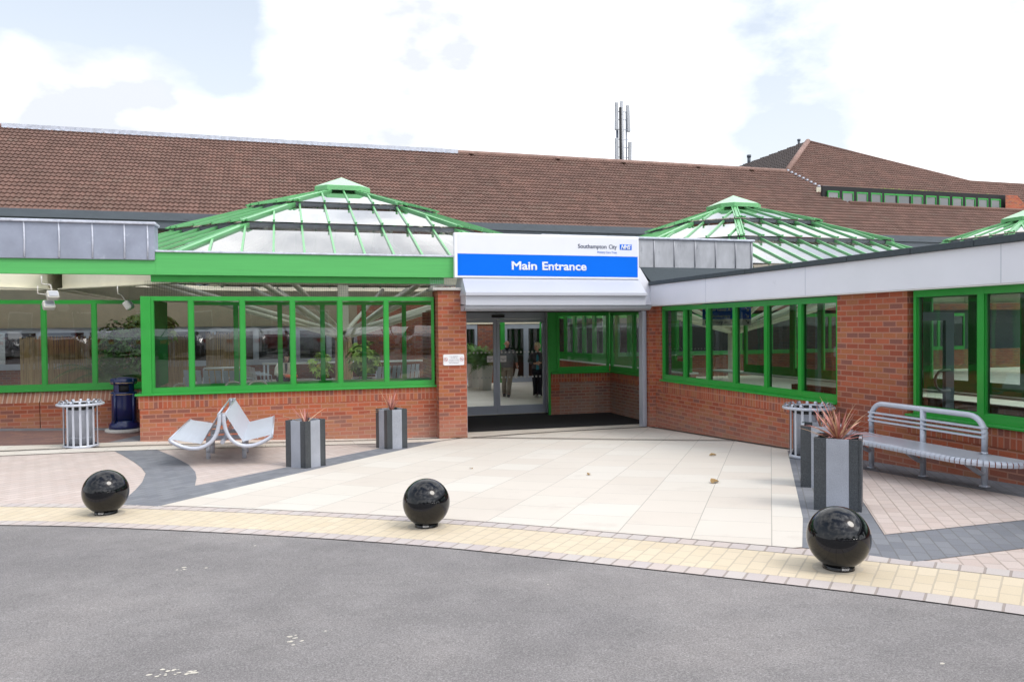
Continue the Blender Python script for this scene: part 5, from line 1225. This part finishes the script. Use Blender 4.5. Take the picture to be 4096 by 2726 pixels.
# ------------------------------------------------------------------ fallen leaves and marks
def dead_leaf(x, y, s_, rz, label):
    t = MB(); t.M = Matrix.Translation((x, y, gz(x, y) + .016)) @ Matrix.Rotation(rz, 4, 'Z') @ Matrix.Scale(s_, 4); P = [(-.5, 0, 0), (-.3, .22, .10), (0, .30, .22), (.25, .2, .18), (.5, .02, .05), (.25, -.18, .02), (0, -.22, .12), (-.3, -.2, .12)]
    for i in range(8): t.face([(0, 0, .02), P[i], P[(i + 1) % 8]])
    tag(t.build('fallen_leaf', M_dead), label, 'leaf', 'fallen leaves on the pale slabs')
dead_leaf(4.70, 7.70, .17, .6, 'largest curled brown leaf lying on the pale slabs'); dead_leaf(5.98, 9.85, .13, .1, 'brown leaf farther back on the pale slabs toward the wing'); dead_leaf(3.64, 8.88, .09, 1, 'small brown leaf in the middle of the pale slabs'); dead_leaf(2.4, 10.0, .07, 2, 'tiny brown leaf on the slabs before the pier')
mb = MB()
for (x, y, r_, n) in ((-.68, 5.76, .10, 14), (-.55, 5.74, .03, 4), (.01, 4.16, .07, 9), (.04, 4.07, .06, 8), (.21, 4.19, .035, 4), (-.51, 3.85, .09, 26), (-.42, 3.81, .035, 8), (-.1, 5.05, .015, 1), (-.24, 6.32, .02, 1), (2.9, 2.8, .02, 2), (1.6, 4.6, .015, 1), (-1.9, 5.5, .015, 2), (-2.1, 4.2, .02, 1)):
    for k in range(max(1, int(n * .55))):
        cx, cy = x + random.gauss(0, r_ * .4), y + random.gauss(0, r_ * .3); rr = random.uniform(.004, .016); K = 7; ph = random.uniform(0, 6)
        mb.face([(cx + rr * random.uniform(.6, 1.4) * math.cos(6.283 * i / K), cy + rr * .7 * random.uniform(.6, 1.4) * math.sin(6.283 * i / K), gz(cx, cy) - .0035) for i in range(K)])
struct(mb.build('road_marks', M_gum))

# ------------------------------------------------------------------ people
M_skin = paint('skin', (.70, .40, .29), .55, var=.06); M_skinred = paint('ruddy_skin', (.72, .35, .26), .5, var=.07)
M_hairb = paint('blond_hair', (.72, .60, .40), .6, var=.25, sc=30); M_haird = paint('dark_brown_hair', (.035, .018, .014), .5, var=.3, sc=30); M_hairg = paint('grey_hair', (.40, .37, .34), .7)
M_jump = paint('grey_jumper', (.17, .175, .20), .85, var=.12, sc=8, bump=.2); M_collar = paint('dark_navy_cloth', (.018, .014, .03), .8)
M_trous = paint('grey_brown_trousers', (.30, .265, .22), .85, var=.12, sc=6); M_shoe = paint('black_shoe', (.012, .011, .012), .4); M_shoew = paint('white_shoe', (.62, .62, .60), .5)
M_jack = paint('dark_jacket', (.05, .045, .06), .6, var=.3, sc=8); M_teal = paint('teal_top', (.05, .24, .33), .7); M_dtr = paint('navy_trousers', (.010, .011, .024), .85, var=.2)
M_card = paint('cream_cardigan', (.78, .74, .62), .9, var=.1, sc=12, bump=.3); M_orange = paint('orange_bag', (.80, .16, .07), .5, var=.15, sc=8); M_eye = paint('eye_dark', (.02, .015, .012), .3); M_lip = paint('lips', (.40, .13, .11), .5)

def skinned(name, nodes, edges, m, parent, sub=2):
    """one continuous body grown round its joints: nodes {key: (x,y,z,r)}, first key is the root"""
    keys = list(nodes); me = bpy.data.meshes.new(name); me.from_pydata([nodes[k][:3] for k in keys], [(keys.index(a), keys.index(b)) for a, b in edges], [])
    me.materials.append(m); o = bpy.data.objects.new(name, me); COL.objects.link(o)
    md = o.modifiers.new('skin', 'SKIN'); md.use_smooth_shade = True; md.branch_smoothing = .4
    for i, k in enumerate(keys):
        sv_ = me.skin_vertices[0].data[i]; r = nodes[k][3]; sv_.radius = (r, r) if not isinstance(r, tuple) else r; sv_.use_root = (i == 0)
    s_ = o.modifiers.new('sub', 'SUBSURF'); s_.levels = sub; s_.render_levels = sub
    bpy.context.view_layer.update(); dg = bpy.context.evaluated_depsgraph_get(); nm = bpy.data.meshes.new_from_object(o.evaluated_get(dg))
    bpy.data.objects.remove(o); o = bpy.data.objects.new(name, nm); COL.objects.link(o); nm.materials.clear(); nm.materials.append(m)
    nm.polygons.foreach_set('use_smooth', [True] * len(nm.polygons)); o.parent = parent; return o
def loft(mb, rings, n=20, cap=True, m=0):
    rs = []
    for cx, cy, z, rx, ry in rings: rs.append([mb.vert((cx + rx * math.cos(2 * math.pi * k / n), cy + ry * math.sin(2 * math.pi * k / n), z)) for k in range(n)])
    for a, b in zip(rs[:-1], rs[1:]):
        for k in range(n): mb.f.append([a[k], a[(k + 1) % n], b[(k + 1) % n], b[k]]); mb.mi.append(m); mb.sm.append(True); mb.uv.append([(0, 0)] * 4)
    if cap:
        mb.f.append(rs[0][::-1]); mb.mi.append(m); mb.sm.append(False); mb.uv.append([(0, 0)] * n); mb.f.append(list(rs[-1])); mb.mi.append(m); mb.sm.append(False); mb.uv.append([(0, 0)] * n)
def hand(nodes, edges, pre, wrist, palm, fdir, thumb, curl, sc=1.0):
    """palm node plus five unequal bent fingers"""
    P = Vector(palm); f = Vector(fdir).normalized(); th = Vector(thumb).normalized(); cu = Vector(curl).normalized(); nodes[pre + 'palm'] = (*P, .026 * sc); edges.append((wrist, pre + 'palm'))
    k2 = P + f * .035 * sc; nodes[pre + 'kn'] = (*k2, .024 * sc); edges.append((pre + 'palm', pre + 'kn'))
    for i, (o_, ln) in enumerate(((.028, .068), (.010, .078), (-.010, .072), (-.028, .056))):
        a = k2 + th * o_ * sc + f * .018 * sc; b = a + (f * .7 + cu * .45).normalized() * ln * .5 * sc; c = b + (f * .35 + cu * .9).normalized() * ln * .5 * sc
        for nme, q, r in (('a', a, .0095), ('b', b, .0085), ('c', c, .007)): nodes['%sf%d%s' % (pre, i, nme)] = (*q, r * sc)
        edges += [(pre + 'kn', '%sf%da' % (pre, i)), ('%sf%da' % (pre, i), '%sf%db' % (pre, i)), ('%sf%db' % (pre, i), '%sf%dc' % (pre, i))]
    a = P + th * .03 * sc + f * .0; b = a + (th * .6 + f * .8).normalized() * .03 * sc; c = b + (f * .8 + cu * .5).normalized() * .026 * sc
    for nme, q, r in (('a', a, .012), ('b', b, .010), ('c', c, .008)): nodes[pre + 't' + nme] = (*q, r * sc)
    edges += [(pre + 'palm', pre + 'ta'), (pre + 'ta', pre + 'tb'), (pre + 'tb', pre + 'tc')]
def head(nodes, edges, base, c, yaw, pitch=0, s=1.0):
    """neck, jaw, skull, nose and ears about the head centre c; yaw turns the face away from -Y"""
    c = Vector(c); M = Matrix.Rotation(yaw, 3, 'Z') @ Matrix.Rotation(pitch, 3, 'X'); q = lambda x, y, z: tuple(c + M @ Vector((x, y, z)) * s)
    for nme, p, r in (('jaw', (0, -.035, -.062), .050), ('skull', (0, .0, .012), .079), ('brow', (0, -.018, .035), .068), ('crown', (0, .012, .065), .055), ('nose', (0, -.088, -.012), .013), ('nosetip', (0, -.100, -.024), .012), ('earl', (.078, .012, -.005), .014), ('earr', (-.078, .012, -.005), .014), ('chin', (0, -.062, -.088), .026), ('cheek', (0, -.045, -.03), .05)):
        nodes[nme] = (*q(*p), r * s)
    edges += [(base, 'jaw'), ('jaw', 'cheek'), ('cheek', 'skull'), ('skull', 'brow'), ('brow', 'crown'), ('cheek', 'nose'), ('nose', 'nosetip'), ('skull', 'earl'), ('skull', 'earr'), ('jaw', 'chin')]
    return q
def face_bits(q, parent):
    for sx in (-1, 1):
        mb = MB(); p = Vector(q(sx * .030, -.076, .012)); mb.lathe([(.0005, -.008), (.009, -.003), (.009, .003), (.0005, .008)], p, 10); o = mb.build('eye', M_eye); o.parent = parent
    mb = MB(); a, b = Vector(q(-.024, -.088, -.052)), Vector(q(.024, -.088, -.052)); m_ = Vector(q(0, -.096, -.052)); mb.tube([a, m_, b], .0055, 6); o = mb.build('mouth', M_lip); o.parent = parent
def cap_hair(q, parent, m, pts, name='hair', n=0):
    mb = MB(); 
    for (x, y, z, r) in pts:
        c = Vector(q(x, y, z)); mb.lathe([(r * math.cos(a), r * math.sin(a)) for a in [math.radians(-85 + 17 * i) for i in range(11)]], c, 14)
    o = mb.build(name, m); o.parent = parent
    for v in o.data.vertices: v.co += noise.noise_vector(v.co * 30) * .008
    rm = o.modifiers.new('r', 'REMESH'); rm.mode = 'VOXEL'; rm.voxel_size = .009; rm.use_smooth_shade = True; return o

# walking man
t = thing('person', 'bald man in grey jumper and khaki trousers walking out with papers in hand', 'person', (6.60, 22.64, .008), R(-14))
N = {}; E_ = []
for k, v in dict(pel=(0, 0, .94, .11), belly=(0, -.03, 1.08, .125), chest=(0, 0, 1.28, .12), nb=(0, .01, 1.44, .06), neck=(0, .0, 1.50, .055), shr=(-.17, .01, 1.41, .055), shl=(.17, .01, 1.41, .055), elr=(-.25, .03, 1.13, .045), ell=(.27, .03, 1.14, .045), wrr=(-.27, -.05, .90, .03), wrl=(.31, -.04, .91, .031),
                 hr=(-.09, 0, .88, .085), hl=(.09, 0, .88, .085), kr=(-.10, .02, .49, .06), kl=(.07, -.08, .50, .06), ar=(-.09, .14, .12, .04), al=(.03, -.12, .10, .04), tr=(-.10, .02, .05, .035), tl=(.02, -.26, .04, .035)).items(): N[k] = v
E_ += [('pel', 'belly'), ('belly', 'chest'), ('chest', 'nb'), ('nb', 'neck'), ('chest', 'shr'), ('chest', 'shl'), ('shr', 'elr'), ('shl', 'ell'), ('elr', 'wrr'), ('ell', 'wrl'), ('pel', 'hr'), ('pel', 'hl'), ('hr', 'kr'), ('kr', 'ar'), ('ar', 'tr'), ('hl', 'kl'), ('kl', 'al'), ('al', 'tl')]
hand(N, E_, 'R', 'wrr', (-.275, -.07, .845), (0, -.15, -1), (.3, -1, 0), (1, 0, 0)); hand(N, E_, 'L', 'wrl', (.315, -.06, .855), (0, -.15, -1), (-.3, -1, 0), (-1, 0, 0))
q = head(N, E_, 'neck', (0, -.01, 1.625), R(8), s=1.06); body = skinned('body', N, E_, M_skinred, t); face_bits(q, t)
cap_hair(q, t, M_hairg, [(.062, .03, .0, .03), (-.062, .03, .0, .03), (0, .055, -.01, .045)], 'side_hair')
mb = MB(); loft(mb, [(0, -.01, .90, .185, .14), (0, -.025, .98, .195, .158), (0, -.03, 1.08, .20, .168), (0, -.015, 1.22, .205, .15), (0, 0, 1.34, .21, .125), (0, .01, 1.42, .175, .10), (0, .01, 1.47, .085, .075)], 22)
mb.tube([(.15, .01, 1.40), (.215, .02, 1.32), (.265, .03, 1.15), (.28, .0, 1.04)], [.08, .075, .064, .062], 12); mb.tube([(-.15, .01, 1.40), (-.205, .02, 1.32), (-.25, .03, 1.14), (-.268, .0, 1.04)], [.08, .075, .064, .062], 12)
o = mb.build('jumper', M_jump, bevel=0); o.parent = t
mb = MB(); loft(mb, [(0, .0, 1.455, .085, .078), (0, -.005, 1.50, .068, .066)], 16, False); mb.face([(-.06, -.085, 1.47), (0, -.12, 1.38), (.0, -.095, 1.47)]); mb.face([(.06, -.085, 1.47), (0, -.095, 1.47), (0, -.12, 1.38)]); o = mb.build('collar', M_collar); o.parent = t
mb = MB(); loft(mb, [(0, 0, .82, .165, .135), (0, -.01, .95, .172, .142)], 20); mb.tube([(-.085, 0, .88), (-.095, .015, .70), (-.10, .02, .50), (-.095, .09, .28), (-.09, .14, .07)], [.105, .095, .08, .072, .068], 14); mb.tube([(.085, 0, .88), (.085, -.05, .70), (.07, -.085, .50), (.05, -.11, .28), (.03, -.13, .06)], [.105, .095, .08, .072, .070], 14); o = mb.build('trousers', M_trous); o.parent = t
for (x, y, rx) in ((-.095, .08, -.35), (.025, -.19, .0)):
    mb = MB(); mb.M = Matrix.Translation((x, y, .045)) @ Matrix.Rotation(rx, 4, 'X'); loft(mb, [(0, 0, -.04, .048, .145), (0, 0, -.01, .052, .145), (0, .02, .03, .045, .11), (0, .06, .06, .04, .05)], 16); o = mb.build('shoe', M_shoe); o.parent = t
mb = MB(); mb.tube([(.313 + .033 * math.cos(i), -.045 + .033 * math.sin(i), .925) for i in [j * math.pi / 5 for j in range(10)]], .008, 6, closed=True); mb.box(.335, .35, -.065, -.03, .91, .94); o = mb.build('watch', M_paper); o.parent = t
pp = MB(); pp.M = Matrix.Translation((6.60, 22.64, .008)) @ Matrix.Rotation(R(-14), 4, 'Z') @ Matrix.Translation((.265, -.10, .70)) @ Matrix.Rotation(R(12), 4, 'Y'); pp.box(-.045, .045, -.012, .0, -.13, .16); pp.box(-.03, .05, -.018, -.013, -.12, .15)
tag(pp.build('papers', M_paper), "folded white papers held in the walking man's hand", 'papers')

# woman with blond hair
t = thing('person', 'woman with short blond hair, dark jacket over a blue top, hands clasped', 'person', (7.42, 22.15, .008), R(-18))
N = {}; E_ = []
for k, v in dict(pel=(0, 0, .90, .10), belly=(0, 0, 1.03, .10), chest=(0, 0, 1.20, .10), nb=(0, .01, 1.35, .05), neck=(0, .0, 1.41, .045), shr=(-.15, .01, 1.33, .048), shl=(.15, .01, 1.33, .048), elr=(-.24, .05, 1.07, .04), ell=(.24, .05, 1.07, .04), wrr=(-.09, -.17, 1.03, .026), wrl=(.09, -.17, 1.04, .026),
                 hr=(-.08, 0, .84, .08), hl=(.08, 0, .84, .08), kr=(-.08, .05, .46, .055), kl=(.07, -.05, .46, .055), ar=(-.06, .14, .13, .035), al=(.06, -.06, .09, .035), tr=(-.06, .05, .04, .03), tl=(.04, -.20, .04, .03)).items(): N[k] = v
E_ += [('pel', 'belly'), ('belly', 'chest'), ('chest', 'nb'), ('nb', 'neck'), ('chest', 'shr'), ('chest', 'shl'), ('shr', 'elr'), ('shl', 'ell'), ('elr', 'wrr'), ('ell', 'wrl'), ('pel', 'hr'), ('pel', 'hl'), ('hr', 'kr'), ('kr', 'ar'), ('ar', 'tr'), ('hl', 'kl'), ('kl', 'al'), ('al', 'tl')]
hand(N, E_, 'R', 'wrr', (-.045, -.195, 1.03), (1, -.25, -.2), (0, -.1, 1), (.2, 1, -.3), .95); hand(N, E_, 'L', 'wrl', (.045, -.20, 1.055), (-1, -.3, -.2), (0, -.1, 1), (-.2, 1, -.4), .95)
q = head(N, E_, 'neck', (-.01, -.01, 1.53), R(-48), s=.98); skinned('body', N, E_, M_skin, t); face_bits(q, t)
cap_hair(q, t, M_hairb, [(0, .03, .055, .082), (.04, .03, .02, .07), (-.04, .03, .02, .07), (0, .06, -.02, .06), (0, -.03, .085, .05), (.03, .0, .105, .03), (-.02, .03, .12, .022)])
mb = MB(); loft(mb, [(0, 0, .86, .175, .125), (0, -.005, .98, .165, .125), (0, -.005, 1.10, .165, .13), (0, 0, 1.22, .18, .125), (0, 0, 1.32, .17, .10), (0, .01, 1.37, .08, .07)], 22)
for sx in (-1, 1): mb.tube([(sx * .14, .01, 1.31), (sx * .195, .03, 1.22), (sx * .245, .05, 1.08), (sx * .20, -.06, 1.04), (sx * .11, -.15, 1.04)], [.07, .065, .06, .052, .045], 12)
for sx in (-1, 1): mb.face([(sx * .02, -.10, 1.36), (sx * .10, -.12, 1.34), (sx * .09, -.145, 1.22), (sx * .045, -.14, 1.26)])
o = mb.build('jacket', M_jack); o.parent = t
mb = MB(); loft(mb, [(0, -.085, .84, .06, .06), (0, -.095, .98, .05, .05), (0, -.10, 1.10, .045, .05), (0, -.10, 1.24, .04, .045), (0, -.07, 1.31, .03, .03)], 12); o = mb.build('blue_top', M_teal); o.parent = t
mb = MB(); loft(mb, [(0, 0, .74, .17, .13), (0, 0, .90, .16, .12)], 20); mb.tube([(-.08, 0, .84), (-.085, .03, .65), (-.08, .06, .45), (-.065, .11, .25), (-.06, .13, .05)], [.10, .09, .08, .08, .085], 14); mb.tube([(.08, 0, .84), (.08, -.03, .65), (.07, -.05, .45), (.06, -.06, .25), (.055, -.08, .04)], [.10, .09, .08, .08, .088], 14); o = mb.build('trousers', M_dtr); o.parent = t
for (x, y, m) in ((-.06, .07, M_shoew), (.045, -.16, M_shoew)):
    mb = MB(); mb.M = Matrix.Translation((x, y, .04)); loft(mb, [(0, 0, -.035, .042, .125), (0, 0, 0, .045, .125), (0, .02, .03, .04, .09), (0, .05, .05, .035, .045)], 16); o = mb.build('shoe', m); o.parent = t
hb = MB(); hb.M = Matrix.Translation((7.42, 22.15, .008)) @ Matrix.Rotation(R(-18), 4, 'Z'); hb.box(.19, .27, -.02, .20, .62, .88); hb.tube([(.23, 0, .88), (.20, .02, 1.1), (.15, .03, 1.36)], .01, 6)
tag(hb.build('handbag', M_jack, bevel=.02), "dark handbag hanging from the blond woman's shoulder", 'bag')

# seated woman behind the shelter glass
t = thing('person', 'seated woman with dark shoulder length hair in a cream cardigan behind the shelter glass', 'person', (.04, 19.6, .38), R(12))
N = {}; E_ = []
for k, v in dict(pel=(0, .10, .52, .11), belly=(0, .06, .66, .10), chest=(0, -.02, .82, .10), nb=(0, -.08, .94, .05), neck=(0, -.11, .98, .045), shr=(-.15, -.05, .91, .048), shl=(.15, -.05, .91, .048), elr=(-.21, -.06, .66, .04), ell=(.20, -.08, .66, .04), wrr=(-.06, -.26, .66, .026), wrl=(.10, -.28, .64, .026),
                 hr=(-.09, .02, .52, .085), hl=(.09, .02, .52, .085), kr=(-.10, -.40, .50, .06), kl=(.10, -.40, .50, .06), ar=(-.09, -.38, .10, .04), al=(.10, -.42, .10, .04), tr=(-.09, -.52, .04, .033), tl=(.10, -.56, .04, .033)).items(): N[k] = v
E_ += [('pel', 'belly'), ('belly', 'chest'), ('chest', 'nb'), ('nb', 'neck'), ('chest', 'shr'), ('chest', 'shl'), ('shr', 'elr'), ('shl', 'ell'), ('elr', 'wrr'), ('ell', 'wrl'), ('pel', 'hr'), ('pel', 'hl'), ('hr', 'kr'), ('kr', 'ar'), ('ar', 'tr'), ('hl', 'kl'), ('kl', 'al'), ('al', 'tl')]
hand(N, E_, 'R', 'wrr', (-.02, -.29, .645), (.9, -.4, -.2), (0, -.3, 1), (0, -.2, -1), .95); hand(N, E_, 'L', 'wrl', (.09, -.315, .63), (-.7, -.5, -.3), (0, -.3, 1), (0, -.2, -1), .95)
q = head(N, E_, 'neck', (.01, -.16, 1.08), R(6), pitch=R(28), s=.98); skinned('body', N, E_, M_skin, t); face_bits(q, t)
cap_hair(q, t, M_haird, [(0, .03, .06, .082), (.055, .02, .0, .055), (-.055, .02, .0, .055), (0, .06, -.02, .07), (.07, .0, -.07, .045), (-.07, .0, -.07, .045), (.075, .01, -.13, .035), (-.075, .01, -.13, .035), (0, .07, -.10, .06)])
mb = MB(); loft(mb, [(0, .09, .46, .19, .15), (0, .07, .58, .18, .15), (0, .02, .72, .17, .14), (0, -.03, .84, .17, .12), (0, -.06, .92, .15, .09), (0, -.09, .95, .07, .06)], 20)
for sx in (-1, 1): mb.tube([(sx * .13, -.05, .90), (sx * .19, -.05, .80), (sx * .21, -.07, .68), (sx * .15, -.17, .665), (sx * .10, -.22, .66)], [.065, .062, .06, .055, .052], 12)
o = mb.build('cardigan', M_card); o.parent = t
mb = MB(); mb.face([(-.035, -.155, .93), (.035, -.155, .93), (.03, -.165, .80), (-.01, -.15, .66)]); mb.face([(-.03, -.16, .93), (.0, -.18, .76), (.03, -.16, .93)]); o = mb.build('dark_top', M_jack); o.parent = t
mb = MB(); mb.tube([(-.10, .05, .53), (-.105, -.2, .53), (-.10, -.40, .50), (-.095, -.39, .3), (-.09, -.38, .10)], [.10, .092, .08, .07, .07], 12); mb.tube([(.10, .05, .53), (.105, -.2, .53), (.10, -.40, .50), (.105, -.41, .3), (.10, -.42, .10)], [.10, .092, .08, .07, .07], 12); o = mb.build('trousers', M_dtr); o.parent = t
ob_ = MB(); ob_.M = Matrix.Translation((.04, 19.6, .38)) @ Matrix.Rotation(R(12), 4, 'Z'); loft(ob_, [(.07, -.34, .585, .10, .07), (.08, -.34, .61, .16, .10), (.09, -.34, .65, .15, .09), (.09, -.34, .665, .10, .06)], 18)
tag(ob_.build('carrier_bag', M_orange), "bright orange bag lying on the seated woman's lap", 'bag')

t = thing('stool', 'plain grey stool under the seated woman in the cream cardigan', 'stool', (.04, 19.66, .38), R(12)); mb = MB(); mb.box(-.2, .2, -.18, .22, .375, .42); local(mb.build('seat', M_grey, t, bevel=.012))
for sx in (-.16, .16):
    for sy_ in (-.13, .17): mb = MB(); mb.tube([(sx, sy_, 0), (sx, sy_, .38)], .014, 8); local(mb.build('leg', M_silver, t))

# ------------------------------------------------------------------ what stands behind the camera and shows in the window panes
def car(x, y, rz, m, label):
    t = thing('parked_car', label, 'car', (x, y, gz(0, -10)), rz, group='cars parked opposite the entrance, seen mirrored in the windows')
    prof = [(-2.0, .30), (-2.02, .55), (-1.95, .80), (-1.1, .92), (-.45, 1.38), (.2, 1.45), (1.1, 1.42), (1.75, 1.0), (1.98, .92), (2.02, .55), (2.0, .30)]
    mb = MB(); wd = lambda z: .82 if z < .95 else .82 - (z - .95) * .42
    for sx in (-1, 1):
        pts = [(p[0], sx * wd(p[1]), p[1]) for p in prof]; c = (0, sx * .82, .6)
        for i in range(len(pts)): mb.face([c, pts[i], pts[(i + 1) % len(pts)]])
    for i in range(len(prof)):
        a, b = prof[i], prof[(i + 1) % len(prof)]; mb.face([(a[0], -wd(a[1]), a[1]), (b[0], -wd(b[1]), b[1]), (b[0], wd(b[1]), b[1]), (a[0], wd(a[1]), a[1])])
    local(mb.build('body', m, t, weld=True))
    mb = MB()
    for sx in (-1, 1): mb.face([(-.95, sx * .815, .97), (-.42, sx * .655, 1.34), (1.05, sx * .64, 1.37), (1.55, sx * .80, 1.0)])
    mb.face([(-1.08, -.72, .95), (-1.08, .72, .95), (-.47, .6, 1.36), (-.47, -.6, 1.36)]); mb.face([(1.72, -.72, 1.03), (1.14, -.6, 1.40), (1.14, .6, 1.40), (1.72, .72, 1.03)]); local(mb.build('window', M_fargl, t))
    for wx in (-1.3, 1.3):
        for wy in (-.78, .78): mb = MB(); mb.M = Matrix.Translation((wx, wy, .31)) @ Matrix.Rotation(math.pi / 2, 4, 'X'); mb.lathe([(.19, -.10), (.31, -.09), (.31, .09), (.19, .10)], n=20); wl = local(mb.build('wheel', M_black, t)); mb = MB(); mb.M = Matrix.Translation((wx, wy, .31)) @ Matrix.Rotation(math.pi / 2, 4, 'X'); mb.lathe([(.001, -.105), (.18, -.108), (.18, .108), (.001, .105)], n=14); local(mb.build('rim', M_grey, wl))
    for sx in (-.6, .6):
        mb = MB(); mb.box(-2.035, -1.96, sx - .14, sx + .14, .62, .74); local(mb.build('headlight', M_paper, t)); mb = MB(); mb.box(1.96, 2.035, sx - .12, sx + .12, .70, .88); local(mb.build('tail_light', M_redp, t))
    return t
CM = {'silver': paint('silver_car_paint', (.5, .52, .55), .25, metal=.5, coat=1), 'navy': paint('navy_car_paint', (.01, .015, .05), .2, coat=1), 'white': paint('white_car_paint', (.7, .7, .7), .25, coat=1), 'red': paint('dark_red_car_paint', (.25, .02, .02), .2, coat=1)}
order = ['navy', 'silver', 'white', 'silver', 'red', 'silver', 'navy', 'white', 'silver']
protos = {}
for r_, (yy, off) in enumerate(((-10.5, 0), (-16, 1.2), (-21.5, .4), (-27, 1.6))):
    for i in range(13):
        cx = -22 + i * 2.9 + off; c = order[(i + r_ * 3 + (i * r_) % 4) % 9]; lab = '%s car in the %s parked row mirrored in the panes, number %d along the row' % (c, ('nearest', 'second', 'third', 'farthest')[r_], i + 1)
        if c in protos: d = dup(protos[c], (cx, yy, gz(0, -10)), math.pi / 2 + .05 * math.sin(i), lab)
        else: protos[c] = car(cx, yy, math.pi / 2, CM[c], lab)
t = thing('brick_block', 'plain brick building across the car park, mirrored in the window panes', 'building', (-5, -34, .8))
mb = MB(); mb.box(-45, 12, -40, -34, .5, 6.2); mb.build('wall', M_darkbrick, t); mb = MB(); mb.box(-45.4, 12.4, -40.4, -33.6, 6.2, 6.6); mb.build('roof_edge', M_gutter, t)
for i in range(12): window(t, 'X', -33.99, -42 + i * 4.4 + 1.6, -42 + i * 4.4, 2.2, 3.6, fw_=.1, dep=-.06, mf=M_plasticw, mg=M_fargl)
def tree(x, y, h, r, label):
    t = thing('broadleaf_tree', label, 'tree', (x, y, gz(0, -10)), group='trees across the car park'); mb = MB(); mb.tube([(0, 0, -.2), (.1, 0, h * .3), (-.1, .1, h * .6)], [.24, .17, .08], 8)
    for k in range(6): a = k * 1.05; mb.tube([(0, 0, h * (.25 + .05 * k)), (math.cos(a) * r * .4, math.sin(a) * r * .4, h * (.45 + .05 * k)), (math.cos(a) * r * .8, math.sin(a) * r * .8, h * (.5 + .07 * k))], [.09, .05, .02], 6)
    local(mb.build('trunk', M_bark, t)); mb = MB(); cl = [(Vector((random.gauss(0, r * .45), random.gauss(0, r * .45), h * random.uniform(.38, .92))), r * random.uniform(.28, .5)) for _ in range(16)]
    for k in range(2600):
        c, rr = random.choice(cl); v = Vector((random.gauss(0, 1), random.gauss(0, 1), random.gauss(0, .8))).normalized(); p = c + v * rr * random.uniform(.5, 1.05); a = Vector((random.uniform(-1, 1), random.uniform(-1, 1), random.uniform(-1, 1))).normalized(); b = a.cross(v).normalized(); s_ = random.uniform(.12, .24); mb.face([p - a * s_, p - b * s_ * .5, p + a * s_, p + b * s_ * .5])
    local(mb.build('crown', M_treeleaf, t)); return t
for i, (x, y, h, r) in enumerate(((-30, -28, 8, 3.6), (-16, -31, 9.5, 4), (-2, -30, 8.5, 3.8), (13, -27, 9, 4), (22, -22, 8, 3.6), (28, -12, 8.5, 3.6))):
    tree(x, y, h, r, 'broadleaf tree across the car park, %s from the left of the row' % ('first', 'second', 'third', 'fourth', 'fifth', 'sixth')[i])
